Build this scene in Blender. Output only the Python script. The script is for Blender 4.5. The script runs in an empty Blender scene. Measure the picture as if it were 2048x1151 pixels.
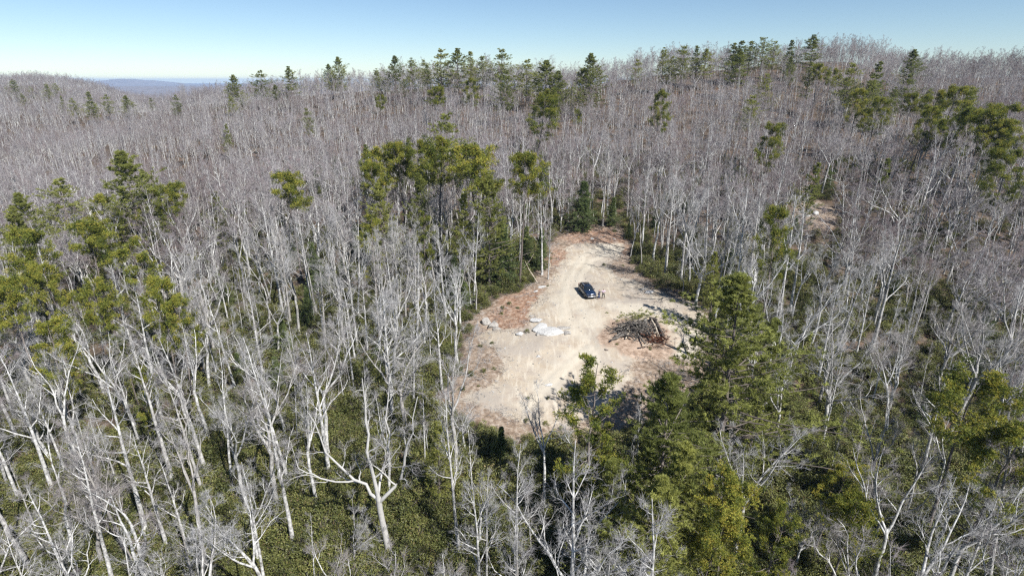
import bpy, math, random
import numpy as np
from mathutils import Vector, Matrix

R = math.radians
SC = bpy.context.scene
COL = SC.collection
rng = np.random.default_rng(7)
random.seed(7)

# ------------------------------------------------------------------ camera, sky, sun, exposure
PITCH = R(20.3)
FPX = 1120.0                       # focal length in pixels of the 2048 px wide photograph
CU, CV = 1024.0, 575.5
cam_d = bpy.data.cameras.new('camera')
cam = bpy.data.objects.new('camera', cam_d); COL.objects.link(cam)
cam_d.sensor_width = 36.0
cam_d.lens = 36.0 * FPX / 2048.0
cam_d.clip_start = 0.5
cam_d.clip_end = 40000
cam.location = (0, 0, 0)
cam.rotation_euler = (math.pi / 2 - PITCH, 0, 0)
SC.camera = cam

SUN_EL, SUN_AZ = R(46), R(136)     # azimuth clockwise from +Y: the sun stands behind the camera, to the right
world = bpy.data.worlds.new("World"); SC.world = world
world.use_nodes = True
wn = world.node_tree
bg = wn.nodes['Background']
sky = wn.nodes.new('ShaderNodeTexSky')
sky.sky_type = 'NISHITA'; sky.sun_disc = False
sky.sun_elevation = SUN_EL; sky.sun_rotation = SUN_AZ
sky.altitude = 1600; sky.air_density = 1.0; sky.dust_density = 0.08; sky.ozone_density = 3.0
tn = wn.nodes.new('ShaderNodeMix'); tn.data_type = 'RGBA'; tn.blend_type = 'MULTIPLY'; tn.inputs[0].default_value = 1.0; tn.inputs[7].default_value = (0.97, 1.0, 1.0, 1)
wn.links.new(sky.outputs[0], tn.inputs[6]); wn.links.new(tn.outputs[2], bg.inputs[0]); bg.inputs[1].default_value = 0.064
sd = bpy.data.lights.new('sun', 'SUN'); sd.energy = 4.8; sd.angle = R(0.5); sd.color = (1.0, 0.97, 0.93)
sun = bpy.data.objects.new('sun', sd); COL.objects.link(sun)
to_sun = Vector((math.sin(SUN_AZ) * math.cos(SUN_EL), math.cos(SUN_AZ) * math.cos(SUN_EL), math.sin(SUN_EL)))
sun.rotation_euler = to_sun.to_track_quat('Z', 'Y').to_euler()
sun.location = (60, -60, 120)
SC.view_settings.view_transform = 'Standard'; SC.view_settings.look = 'None'
SC.view_settings.exposure = 0.86; SC.view_settings.gamma = 1.0
SC.cycles.max_bounces = 5; SC.cycles.diffuse_bounces = 2; SC.cycles.glossy_bounces = 2
SC.cycles.transmission_bounces = 3; SC.cycles.transparent_max_bounces = 4; SC.cycles.volume_bounces = 0
SC.cycles.use_denoising = False; SC.cycles.filter_width = 1.3
SC.cycles.caustics_reflective = False; SC.cycles.caustics_refractive = False

# ------------------------------------------------------------------ helpers
CP, SP = math.cos(PITCH), math.sin(PITCH)
def project(x, y, z):
    d = y * CP - z * SP
    return CU + FPX * x / d, CV - FPX * (y * SP + z * CP) / d
def z_at(v, y):                    # height at which the ray of pixel row v passes depth y
    Y = -(v - CV) / FPX
    return y * (-SP + Y * CP) / (CP + Y * SP)
def x_at(u, y, z):
    return (u - CU) / FPX * (y * CP - z * SP)

def sstep(a, b, t):
    t = np.clip((t - a) / (b - a), 0, 1)
    return t * t * (3 - 2 * t)

_perm = np.random.default_rng(3).random((256, 256))
def vnoise(x, y, s, off=0):
    x = np.asarray(x, float) / s + 37.3 + off * 17.17; y = np.asarray(y, float) / s + 11.9 + off * 5.31
    xi = np.floor(x).astype(int); yi = np.floor(y).astype(int)
    fx = x - xi; fy = y - yi; fx = fx * fx * (3 - 2 * fx); fy = fy * fy * (3 - 2 * fy)
    g = lambda a, b: _perm[a % 256, b % 256]
    return ((g(xi, yi) * (1 - fx) + g(xi + 1, yi) * fx) * (1 - fy) + (g(xi, yi + 1) * (1 - fx) + g(xi + 1, yi + 1) * fx) * fy) - 0.5

def tag(o, label=None, cat=None, group=None, kind=None):
    if label: o['label'] = label
    if cat: o['category'] = cat
    if group: o['group'] = group
    if kind: o['kind'] = kind
    return o

def empty(name, loc=(0, 0, 0), rz=0.0):
    o = bpy.data.objects.new(name, None); COL.objects.link(o)
    o.location = loc; o.rotation_euler = (0, 0, rz); o.empty_display_size = 0.3
    return o

def mk_mesh(name, V, T, mats, smooth=False, tint=None, mi=None):
    me = bpy.data.meshes.new(name)
    V = np.ascontiguousarray(V, dtype=np.float32); T = np.ascontiguousarray(T, dtype=np.int32)
    me.vertices.add(len(V)); me.vertices.foreach_set('co', V.ravel())
    me.loops.add(T.size); me.loops.foreach_set('vertex_index', T.ravel())
    me.polygons.add(len(T))
    me.polygons.foreach_set('loop_start', np.arange(len(T), dtype=np.int32) * 3)
    if smooth: me.polygons.foreach_set('use_smooth', np.ones(len(T), dtype=bool))
    for m in mats: me.materials.append(m)
    if mi is not None: me.polygons.foreach_set('material_index', np.asarray(mi, dtype=np.int32))
    if tint is not None:
        a = me.attributes.new('tint', 'FLOAT', 'POINT'); a.data.foreach_set('value', np.asarray(tint, dtype=np.float32))
    me.update(calc_edges=True)
    return me

def mobj(name, me, parent=None, loc=None):
    o = bpy.data.objects.new(name, me); COL.objects.link(o)
    if parent is not None: o.parent = parent
    if loc is not None: o.location = loc
    return o

class Acc:                         # collects triangles
    def __init__(s): s.V = []; s.T = []; s.n = 0; s.t = []; s.m = []
    def add(s, V, T, tint=None, mi=0):
        V = np.asarray(V, float).reshape(-1, 3); T = np.asarray(T, int).reshape(-1, 3)
        s.V.append(V); s.T.append(T + s.n); s.n += len(V)
        s.t.append(np.full(len(V), 0.5) if tint is None else np.broadcast_to(tint, len(V)).astype(float)); s.m.append(np.full(len(T), mi))
    def extend(s, o, mi=None):
        for V, T, t, m in zip(o.V, o.T, o.t, o.m):
            s.V.append(V); s.T.append(T - T.min() + s.n if len(T) else T); s.n += len(V)
            s.t.append(t); s.m.append(m if mi is None else np.full(len(T), mi))
    def mesh(s, name, mats, smooth=False):
        return mk_mesh(name, np.concatenate(s.V), np.concatenate(s.T), mats, smooth, np.concatenate(s.t), np.concatenate(s.m))

def tubes(acc, Pth, Rad, k=5, tint=None, mi=0):
    """Pth (B,N,3), Rad (B,N): tapered tubes."""
    B, N, _ = Pth.shape
    d = np.gradient(Pth, axis=1)
    d /= np.linalg.norm(d, axis=2, keepdims=True) + 1e-9
    ref = np.where(np.abs(d[..., 2:3]) > 0.9, np.array([1.0, 0, 0]), np.array([0, 0, 1.0]))
    a = np.cross(d, ref); a /= np.linalg.norm(a, axis=2, keepdims=True) + 1e-9
    b = np.cross(d, a)
    ang = np.arange(k) * 2 * math.pi / k
    V = Pth[:, :, None, :] + Rad[:, :, None, None] * (a[:, :, None, :] * np.cos(ang)[None, None, :, None] + b[:, :, None, :] * np.sin(ang)[None, None, :, None])
    base = (np.arange(B) * N * k)[:, None, None] + (np.arange(N - 1) * k)[None, :, None]
    j = np.arange(k)[None, None, :]; j2 = (j + 1) % k
    q0 = base + j; q1 = base + j2; q2 = q1 + k; q3 = q0 + k
    T = np.stack([np.stack([q0, q1, q2], -1), np.stack([q0, q2, q3], -1)], -2).reshape(-1, 3)
    t = None if tint is None else np.repeat(tint, N * k)
    acc.add(V.reshape(-1, 3), T, t, mi)

def spikes(acc, P, D, L, W, tint=None, mi=0):
    """thin three-sided pyramids: fine twigs"""
    n = len(P)
    r = rng.normal(size=(n, 3)); a = np.cross(D, r); a /= np.linalg.norm(a, axis=1, keepdims=True) + 1e-9
    b = np.cross(D, a)
    W = np.broadcast_to(W, n)[:, None]; L = np.broadcast_to(L, n)[:, None]
    v = [P + a * W, P + (-0.5 * a + 0.866 * b) * W, P + (-0.5 * a - 0.866 * b) * W, P + D * L]
    V = np.stack(v, 1).reshape(-1, 3)
    o = (np.arange(n) * 4)[:, None, None]
    T = (o + np.array([[0, 1, 3], [1, 2, 3], [2, 0, 3]])[None]).reshape(-1, 3)
    acc.add(V, T, None if tint is None else np.repeat(tint, 4), mi)

def blades(acc, P, D, L, W, tint, mi=0):
    """single narrow triangles: needles and leaf tips"""
    n = len(P)
    r = rng.normal(size=(n, 3)); a = np.cross(D, r); a /= np.linalg.norm(a, axis=1, keepdims=True) + 1e-9
    W = np.broadcast_to(W, n)[:, None]; L = np.broadcast_to(L, n)[:, None]
    V = np.stack([P + a * W, P - a * W, P + D * L], 1).reshape(-1, 3)
    T = np.arange(n * 3).reshape(-1, 3)
    acc.add(V, T, np.repeat(tint, 3), mi)

def leaves(acc, P, D, L, W, tint, mi=0, nrm=None):
    """diamond leaves, two triangles folded along the midrib"""
    n = len(P)
    r = rng.normal(size=(n, 3)) if nrm is None else nrm + 0.5 * rng.normal(size=(n, 3))
    a = np.cross(D, r); a /= np.linalg.norm(a, axis=1, keepdims=True) + 1e-9
    up = np.cross(a, D)
    W = np.broadcast_to(W, n)[:, None]; L = np.broadcast_to(L, n)[:, None]
    m = P + D * L * 0.5
    V = np.stack([P, m + a * W + up * W * 0.3, P + D * L, m - a * W + up * W * 0.3], 1).reshape(-1, 3)
    o = (np.arange(n) * 4)[:, None, None]
    T = (o + np.array([[0, 1, 2], [0, 2, 3]])[None]).reshape(-1, 3)
    acc.add(V, T, np.repeat(tint, 4), mi)

def unit(a): return a / (np.linalg.norm(a, axis=-1, keepdims=True) + 1e-9)

def grow(par, prad, m, t0, t1, length, ang, N=5, wob=0.15, trop=0.08, rfac=0.6, rend=0.25, rmax=1.0, flat=0.0, power=1.0):
    """children of every parent path; length(t, B) gives lengths, ang in radians (lo, hi)"""
    B, n, _ = par.shape
    t = t0 + (t1 - t0) * ((np.arange(m)[None, :] + rng.random((B, m))) / m) ** power
    f = t * (n - 1); i = np.minimum(f.astype(int), n - 2); fr = f - i
    bi = np.arange(B)[:, None]
    p0 = par[bi, i]; p1 = par[bi, i + 1]
    base = p0 + (p1 - p0) * fr[..., None]
    tan = unit(p1 - p0)
    rad = prad[bi, i] * (1 - fr) + prad[bi, i + 1] * fr
    base = base.reshape(-1, 3); tan = tan.reshape(-1, 3); rad = rad.reshape(-1)
    M = len(base)
    per = unit(np.cross(tan, rng.normal(size=(M, 3))))
    if flat: per[:, 2] *= (1 - flat); per = unit(per)
    A = rng.uniform(ang[0], ang[1], M)[:, None]
    d = unit(np.cos(A) * tan + np.sin(A) * per)
    Ls = length(t.reshape(-1), M)
    P = np.empty((M, N, 3)); P[:, 0] = base
    for s in range(1, N):
        P[:, s] = P[:, s - 1] + d * (Ls / (N - 1))[:, None]
        d = unit(d + wob * rng.normal(size=(M, 3)) + np.array([0, 0, trop]))
    r0 = np.minimum(rad * rfac, rmax)
    Rd = r0[:, None] * np.linspace(1, rend, N)[None, :]
    return P, Rd

# ------------------------------------------------------------------ terrain
SKY = [(-250, 165), (0, 150), (50, 146), (150, 148), (215, 166), (285, 192), (345, 182), (420, 168), (500, 165), (600, 155), (650, 147), (700, 140),
       (800, 128), (900, 124), (1000, 125), (1100, 124), (1200, 118), (1300, 106), (1400, 98), (1500, 90), (1600, 77), (1700, 73), (1800, 94),
       (1900, 107), (2000, 108), (2100, 104), (2300, 92)]
def sky_v(u): return np.interp(u, [a for a, b in SKY], [b for a, b in SKY])
def sky_y(u): return np.interp(u, [-200, 0, 230, 285, 350, 600, 900, 1300, 1700, 1850, 2300], [800, 760, 640, 560, 470, 340, 300, 300, 330, 410, 430])
pts = []
def cp(u, y, v=None, z=None):
    if z is None: z = z_at(v, y)
    pts.append((x_at(u, y, z), y, z))
cp(1175, 86, v=600); cp(1180, 118, v=472); cp(1000, 56, v=842); cp(1100, 67, v=742); cp(1100, 76, v=662)
cp(1410, 75, v=662); cp(960, 78, v=662); cp(1390, 82, v=612); cp(1200, 62, v=800); cp(1330, 69, v=735); cp(1240, 105, v=520)
for u, z in ((-200, -44), (200, -44), (600, -43.5), (900, -42.5), (1200, -42.5), (1600, -43), (2000, -44), (2300, -44)): cp(u, 38, z=z)
for u, z in ((-200, -47), (1000, -46), (2200, -47)): cp(u, 15, z=z)
for u, z in ((-250, -42), (100, -41.5), (450, -40.5), (720, -38.5), (1640, -39), (1900, -40), (2300, -42)): cp(u, 62, z=z)
for u, z in ((-250, -39), (100, -38.5), (450, -37.5), (750, -35.5), (1650, -33), (1950, -34), (2300, -37)): cp(u, 95, z=z)
for u, z in ((-250, -38), (200, -37), (600, -34), (900, -31), (1400, -29.5), (1620, -28.2), (1900, -26), (2300, -28)): cp(u, 128, z=z)
for u, z in ((-250, -37), (250, -35.5), (600, -29), (900, -23.5), (1200, -22), (1500, -19), (1800, -16), (2200, -17)): cp(u, 190, z=z)
for u, z in ((-250, -35), (200, -35.5),): cp(u, 320, z=z)
cp(700, 250, z=-23); cp(1000, 250, z=-13.5); cp(1500, 260, z=-8)
for u in range(-250, 2301, 150):
    ys = sky_y(u); zt = z_at(sky_v(u), ys) - 14.5
    cp(u, ys, z=zt); cp(u, ys * 1.35, z=zt - 22)
    if ys > 500: cp(u, ys * 0.75, z=zt - 9)
pts = np.array(pts)
def _phi(r2): return 0.5 * r2 * np.log(r2 + 1e-9)
def _warp(x, y): return np.stack([np.asarray(x, float) / 100, np.asarray(y, float) / 100], -1)
_q = _warp(pts[:, 0], pts[:, 1]); _n = len(_q)
_K = _phi(((_q[:, None] - _q[None]) ** 2).sum(-1)) + np.eye(_n) * 0.004
_P = np.c_[np.ones(_n), _q]
_A = np.zeros((_n + 3, _n + 3)); _A[:_n, :_n] = _K; _A[:_n, _n:] = _P; _A[_n:, :_n] = _P.T
_w = np.linalg.solve(_A, np.r_[pts[:, 2], 0, 0, 0])
_cu = np.arange(-300, 2401, 60.0); _cz = np.zeros(len(_cu))
def ground_z(x, y, fine=True):
    x = np.asarray(x, float); y = np.asarray(y, float); sh = x.shape
    q = _warp(x.ravel(), y.ravel()); z = np.empty(len(q))
    for i in range(0, len(q), 20000):
        qq = q[i:i + 20000]
        z[i:i + 20000] = _phi(((qq[:, None] - _q[None]) ** 2).sum(-1)) @ _w[:_n] + _w[_n] + qq @ _w[_n + 1:]
    z = z.reshape(sh)
    z = np.clip(z, -75, 30)
    uu_ = CU + FPX * x / np.maximum(y * CP, 1.0); ys_ = sky_y(uu_)
    z = z + np.interp(uu_, _cu, _cz) * np.exp(-((y - ys_) / (0.3 * ys_)) ** 2) * (y > 60)
    r = np.hypot(x, y)
    far = -70 + (60 * vnoise(x, y, 1400, 1) + 22 * vnoise(x, y, 500, 2)) * sstep(9000, 6000, r)
    # blue mountain seen in the gap, and its lower shoulders
    for mx, my, h, s1, s2 in ((-5870, 9000, 64, 170, 900), (-5500, 9050, 40, 170, 900), (-5680, 9100, 42, 330, 900)):
        far = far + h * np.exp(-(((x - mx) / s1) ** 2 + ((y - my) / s2) ** 2)) * (1 if mx > -9999 else 0)
    w = sstep(750, 1250, r) * sstep(0, 1, (r > 0) * 1.0)
    z = z * (1 - w) + far * w
    z = np.where((y < 5), -47 + (z + 47) * sstep(-60, 5, y), z)
    if fine:
        rough = sstep(20, 60, np.hypot((x - 10) * 1.0, (y - 85) * 0.8))
        z = z + (vnoise(x, y, 22, 3) * 2.2 + vnoise(x, y, 8, 4) * 0.8 + vnoise(x, y, 60, 7) * 9.0 * sstep(130, 230, y) * (0.35 + 0.65 * sstep(0.25, 0.5, np.abs(y - ys_) / ys_))) * rough + vnoise(x, y, 5, 5) * 0.35 + vnoise(x, y, 1.3, 6) * 0.10
    return z
def calibrate():
    global _cz
    for _ in range(4):
        for i, u in enumerate(_cu):
            ys = np.arange(150.0, 1050.0, 6.0); z = np.full(len(ys), -15.0)
            for _k in range(2): x = x_at(u, ys, z); z = ground_z(x, ys, False)
            v = project(x, ys, z + 12.0)[1]; j = int(np.argmin(v))
            _cz[i] += np.clip((v[j] - sky_v(u)) / FPX * ys[j] * CP, -12, 12)
        _cz = np.clip(_cz, -30, 30)
calibrate()
def hit(u, v):
    """ground point under a pixel"""
    X = (u - CU) / FPX; Y = -(v - CV) / FPX
    d = np.array([X, CP + Y * SP, -SP + Y * CP])
    s = np.concatenate([np.arange(25, 160, 0.25), np.arange(160, 900, 1.5)])
    p = d[None] * s[:, None]
    below = p[:, 2] < ground_z(p[:, 0], p[:, 1])
    i = int(np.argmax(below)) if below.any() else len(s) - 1
    x, y = float(p[i, 0]), float(p[i, 1])
    return x, y, float(ground_z(np.array([x]), np.array([y]))[0])
_YS = np.concatenate([np.arange(28, 200, 0.5), np.arange(200, 900, 2.0)])
def place_top(u, v, h):
    """base point of a thing of height h whose top shows at pixel (u, v)"""
    z = np.full(len(_YS), -30.0)
    for _ in range(3):
        x = x_at(u, _YS, z + h); z = ground_z(x, _YS)
    vv = project(x, _YS, z + h)[1]
    s = vv < v
    i = int(np.argmax(s)) if s.any() else int(np.argmin(np.abs(vv - v)))
    return float(x[i]), float(_YS[i]), float(z[i])

def to_world(poly): return np.array([hit(u, v)[:2] for u, v in poly])
CLEAR_W = to_world([(1215, 456), (1250, 478), (1252, 515), (1290, 560), (1340, 588), (1400, 612), (1430, 650), (1420, 700), (1405, 770), (1340, 800), (1290, 840), (1230, 868),
                    (1130, 880), (1050, 880), (1000, 866), (930, 835), (870, 806), (905, 770), (935, 735), (930, 690), (950, 640), (995, 600), (1055, 575), (1088, 540), (1098, 500), (1128, 470), (1170, 456)])
SAND_W = to_world([(1130, 496), (1165, 487), (1240, 488), (1242, 506), (1215, 532), (1238, 552), (1300, 575), (1388, 610), (1420, 645), (1412, 690), (1390, 728), (1335, 705), (1270, 722),
                   (1250, 760), (1235, 800), (1190, 842), (1100, 850), (1040, 838), (960, 808), (915, 800), (1000, 762), (1012, 730), (985, 690), (955, 672), (975, 652), (1040, 662), (1062, 645), (1062, 612), (1088, 588), (1108, 550), (1128, 520)])
OUT_W = to_world([(1585, 408), (1640, 400), (1680, 425), (1678, 455), (1640, 470), (1600, 462)])
PILE = hit(1272, 668)
def sdist(px, py, W):
    """signed distance to a polygon, negative inside"""
    px = np.asarray(px, float); py = np.asarray(py, float)
    d = np.full(px.shape, 1e9); ins = np.zeros(px.shape, bool)
    for a, b in zip(W, np.roll(W, -1, axis=0)):
        e = b - a; L2 = (e ** 2).sum() + 1e-9
        t = np.clip(((px - a[0]) * e[0] + (py - a[1]) * e[1]) / L2, 0, 1)
        d = np.minimum(d, np.hypot(px - a[0] - t * e[0], py - a[1] - t * e[1]))
        c = ((a[1] > py) != (b[1] > py)) & (px < (b[0] - a[0]) * (py - a[1]) / (b[1] - a[1] + 1e-12) + a[0])
        ins ^= c
    return np.where(ins, -d, d)
def line_dist(px, py, W):
    d = np.full(np.shape(px), 1e9)
    for a, b in zip(W[:-1], W[1:]):
        e = b - a; L2 = (e ** 2).sum() + 1e-9
        t = np.clip(((px - a[0]) * e[0] + (py - a[1]) * e[1]) / L2, 0, 1)
        d = np.minimum(d, np.hypot(px - a[0] - t * e[0], py - a[1] - t * e[1]))
    return d

# ------------------------------------------------------------------ node materials
def new_mat(name):
    m = bpy.data.materials.new(name); m.use_nodes = True
    nt = m.node_tree; b = nt.nodes['Principled BSDF']
    return m, nt, b
def N(nt, typ, **kw):
    n = nt.nodes.new(typ)
    for k, v in kw.items():
        if k in n.inputs.keys() if hasattr(n.inputs, 'keys') else False: n.inputs[k].default_value = v
        else: setattr(n, k, v)
    return n
def noise(nt, vec, scale, detail=4, rough=0.6):
    n = nt.nodes.new('ShaderNodeTexNoise'); n.inputs['Scale'].default_value = scale; n.inputs['Detail'].default_value = detail
    n.inputs['Roughness'].default_value = rough
    if vec is not None: nt.links.new(vec, n.inputs['Vector'])
    return n.outputs['Fac']
def ramp(nt, fac, stops):
    n = nt.nodes.new('ShaderNodeValToRGB'); el = n.color_ramp.elements
    while len(el) < len(stops): el.new(0.5)
    for e, (p, c) in zip(el, stops): e.position = p; e.color = (*c, 1) if len(c) == 3 else c
    nt.links.new(fac, n.inputs[0]); return n.outputs[0]
def mix(nt, fac, a, b, mode='MIX'):
    n = nt.nodes.new('ShaderNodeMix'); n.data_type = 'RGBA'; n.blend_type = mode
    for s, v in ((n.inputs[0], fac), (n.inputs[6], a), (n.inputs[7], b)):
        if isinstance(v, (int, float)): s.default_value = v
        elif isinstance(v, tuple): s.default_value = (*v, 1)
        else: nt.links.new(v, s)
    return n.outputs[2]
def mth(nt, op, a, b=None, clamp=False):
    n = nt.nodes.new('ShaderNodeMath'); n.operation = op; n.use_clamp = clamp
    for s, v in ((n.inputs[0], a), (n.inputs[1], b)):
        if v is None: continue
        if isinstance(v, (int, float)): s.default_value = v
        else: nt.links.new(v, s)
    return n.outputs[0]
def attr(nt, name):
    n = nt.nodes.new('ShaderNodeAttribute'); n.attribute_name = name; return n.outputs['Fac']
def bump(nt, b, h, strength=0.3, dist=0.05):
    n = nt.nodes.new('ShaderNodeBump'); n.inputs['Strength'].default_value = strength; n.inputs['Distance'].default_value = dist
    nt.links.new(h, n.inputs['Height']); nt.links.new(n.outputs[0], b.inputs['Normal'])
def coords(nt, kind='Object'): return nt.nodes.new('ShaderNodeTexCoord').outputs[kind]
def geo_pos(nt): return nt.nodes.new('ShaderNodeNewGeometry').outputs['Position']

def bark_mat(name, lo, hi, scale=3.0, patch=None, stand=None):
    m, nt, b = new_mat(name)
    c = coords(nt); rnd = nt.nodes.new('ShaderNodeObjectInfo').outputs['Random']
    f = noise(nt, c, scale, 3, 0.7)
    col = ramp(nt, f, [(0.32, lo), (0.62, hi)])
    col = mix(nt, mth(nt, 'MULTIPLY', mth(nt, 'POWER', rnd, 3.5), 0.75), col, patch or lo)
    if stand:
        sn = noise(nt, geo_pos(nt), 0.022, 4, 0.6); col = mix(nt, ramp(nt, sn, [(0.42, (0, 0, 0)), (0.60, (1, 1, 1))]), col, stand, 'MULTIPLY')
    nt.links.new(col, b.inputs['Base Color']); b.inputs['Roughness'].default_value = 0.95
    b.inputs['Specular IOR Level'].default_value = 0.15
    return m
def leaf_mat(name, dark, light, extra=None, rough=0.6, spec=0.25, transl=0.25):
    m, nt, b = new_mat(name)
    rnd = nt.nodes.new('ShaderNodeObjectInfo').outputs['Random']
    t = attr(nt, 'tint')
    col = ramp(nt, t, [(0.0, dark), (0.75, light)] + ([(0.97, extra)] if extra else []))
    hsv = nt.nodes.new('ShaderNodeHueSaturation')
    nt.links.new(col, hsv.inputs['Color'])
    nt.links.new(mth(nt, 'ADD', mth(nt, 'MULTIPLY', rnd, 0.45), 0.78), hsv.inputs['Value'])
    nt.links.new(mth(nt, 'ADD', mth(nt, 'MULTIPLY', rnd, -0.02), 0.51), hsv.inputs['Hue'])
    col = hsv.outputs[0]
    nt.links.new(col, b.inputs['Base Color']); b.inputs['Roughness'].default_value = rough; b.inputs['Specular IOR Level'].default_value = spec
    tr = nt.nodes.new('ShaderNodeBsdfTranslucent'); nt.links.new(col, tr.inputs[0])
    ms = nt.nodes.new('ShaderNodeMixShader'); ms.inputs[0].default_value = transl
    nt.links.new(b.outputs[0], ms.inputs[1]); nt.links.new(tr.outputs[0], ms.inputs[2])
    nt.links.new(ms.outputs[0], nt.nodes['Material Output'].inputs['Surface'])
    return m
M_BARK = bark_mat('pale_bark', (0.13, 0.125, 0.115), (0.60, 0.595, 0.575), 2.2, (0.22, 0.20, 0.18))
M_OAKBARK = bark_mat('oak_bark', (0.12, 0.115, 0.105), (0.50, 0.49, 0.47), 2.2, (0.40, 0.39, 0.37))
M_TWIG = bark_mat('twig_bark', (0.23, 0.225, 0.22), (0.40, 0.395, 0.395), 0.4, (0.23, 0.195, 0.185))
M_TWIGFAR = bark_mat('far_twig_bark', (0.205, 0.19, 0.197), (0.33, 0.312, 0.322), 0.4, (0.23, 0.165, 0.16), (0.60, 0.55, 0.54))
M_PBARK = bark_mat('pine_bark', (0.09, 0.075, 0.065), (0.22, 0.19, 0.17), 4.0)
M_WP = leaf_mat('white_pine_needles', (0.085, 0.105, 0.03), (0.38, 0.40, 0.115), None, 0.6, 0.25, 0.5)
M_PP = leaf_mat('pitch_pine_needles', (0.05, 0.08, 0.018), (0.31, 0.33, 0.058), (0.40, 0.34, 0.065), 0.6, 0.25, 0.35)
M_HEM = leaf_mat('hemlock_needles', (0.045, 0.075, 0.035), (0.22, 0.27, 0.10), None, 0.6, 0.25, 0.4)
M_SHRUB = leaf_mat('shrub_leaves', (0.045, 0.055, 0.018), (0.18, 0.19, 0.055), (0.17, 0.115, 0.06), 0.5, 0.35, 0.2)
M_DEADLEAF = leaf_mat('dead_leaves', (0.12, 0.05, 0.03), (0.26, 0.11, 0.06), None, 0.8, 0.1)

# ------------------------------------------------------------------ ground sheet
def axis(segs):
    out = []
    for a, b, s in segs: out.append(np.arange(a, b, s))
    return np.unique(np.concatenate(out))
gx = axis([(-14000, -2000, 600), (-2000, -500, 60), (-500, -80, 8), (-80, -22, 2.0), (-22, 45, 0.42), (45, 100, 2.0), (100, 500, 8), (500, 2000, 60), (2000, 14001, 600)])
gx = np.unique(np.concatenate([gx, np.arange(-8500, -3000, 110)]))
gy = axis([(-3000, -300, 300), (-300, 20, 20), (20, 48, 2.0), (48, 128, 0.42), (128, 200, 2.5), (200, 700, 7), (700, 2000, 50), (2000, 8000, 300), (8000, 11000, 90), (11000, 16001, 600)])
GX, GY = np.meshgrid(gx, gy)
GZ = ground_z(GX, GY)
sd_ = sdist(GX, GY, SAND_W); cd_ = sdist(GX, GY, CLEAR_W); od_ = sdist(GX, GY, OUT_W)
nz = vnoise(GX, GY, 2.5, 8) * 1.6 + vnoise(GX, GY, 0.9, 9) * 0.9
sandm = sstep(1.6, -1.3, sd_ + nz)
clearm = sstep(2.0, -1.5, cd_ + nz)
GZ = GZ - 0.12 * sandm
TR = [to_world(t) for t in ([(1215, 492), (1165, 510), (1140, 545), (1125, 590), (1130, 640), (1180, 690), (1190, 730)],
                            [(1235, 500), (1180, 520), (1160, 550), (1150, 600), (1180, 640), (1210, 665)],
                            [(1180, 690), (1130, 735), (1090, 770), (1050, 810)], [(1230, 610), (1330, 625), (1390, 670), (1360, 700)])]
track = np.zeros(GX.shape)
for t in TR:
    d = line_dist(GX, GY, t)
    track = np.maximum(track, sstep(2.2, 0.2, d + nz * 0.9) * 0.75)
    GZ -= 0.07 * np.exp(-((np.abs(d) - 0.8) / 0.25) ** 2) * (sandm > 0.3)
pile_d = np.hypot((GX - PILE[0]) / 6.0, (GY - PILE[1] + 1.0) / 4.5)
GZ += 0.55 * np.exp(-pile_d ** 2 * 1.6)
ny, nx = GX.shape
V = np.stack([GX, GY, GZ], -1).reshape(-1, 3)
ii = (np.arange(ny - 1)[:, None] * nx + np.arange(nx - 1)[None]).ravel()
T = np.concatenate([np.stack([ii, ii + 1, ii + nx + 1], -1), np.stack([ii, ii + nx + 1, ii + nx], -1)])
M_GROUND, nt, b = new_mat('forest_ground')
pos = geo_pos(nt)
n1 = noise(nt, pos, 0.09, 5, 0.65); n2 = noise(nt, pos, 1.6, 5, 0.7); n3 = noise(nt, pos, 9.0, 3, 0.7); n4 = noise(nt, pos, 0.35, 5, 0.62)
litter = ramp(nt, n2, [(0.3, (0.035, 0.028, 0.02)), (0.5, (0.09, 0.07, 0.052)), (0.7, (0.17, 0.135, 0.105))])
litter = mix(nt, ramp(nt, n4, [(0.5, (0, 0, 0)), (0.7, (1, 1, 1))]), litter, (0.14, 0.09, 0.06))
edge = ramp(nt, n2, [(0.32, (0.12, 0.085, 0.06)), (0.5, (0.235, 0.18, 0.135)), (0.66, (0.36, 0.305, 0.25))])
soil = ramp(nt, n4, [(0.3, (0.31, 0.25, 0.185)), (0.5, (0.42, 0.365, 0.285)), (0.68, (0.34, 0.295, 0.245))])
soil = mix(nt, ramp(nt, n3, [(0.42, (0, 0, 0)), (0.66, (0.55, 0.55, 0.55))]), soil, (0.22, 0.175, 0.135))
wav = nt.nodes.new('ShaderNodeTexNoise'); wav.inputs['Scale'].default_value = 1.0; wav.inputs['Detail'].default_value = 5
mp = nt.nodes.new('ShaderNodeMapping'); mp.inputs['Scale'].default_value = (2.2, 0.35, 1); mp.inputs['Rotation'].default_value = (0, 0, R(-25))
nt.links.new(pos, mp.inputs[0]); nt.links.new(mp.outputs[0], wav.inputs['Vector'])
soil = mix(nt, ramp(nt, wav.outputs['Fac'], [(0.5, (0, 0, 0)), (0.64, (0.75, 0.75, 0.75))]), soil, (0.46, 0.415, 0.34))
soil = mix(nt, ramp(nt, noise(nt, pos, 0.16, 6, 0.7), [(0.46, (0, 0, 0)), (0.62, (0.85, 0.85, 0.85))]), soil, (0.31, 0.275, 0.235))
soil = mix(nt, ramp(nt, noise(nt, pos, 0.55, 6, 0.75), [(0.56, (0, 0, 0)), (0.68, (0.55, 0.55, 0.55))]), soil, (0.27, 0.20, 0.15))
trk = mth(nt, 'MULTIPLY', attr(nt, 'track'), mth(nt, 'ADD', 0.35, n2), True)
soil = mix(nt, trk, soil, (0.46, 0.42, 0.345))
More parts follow.
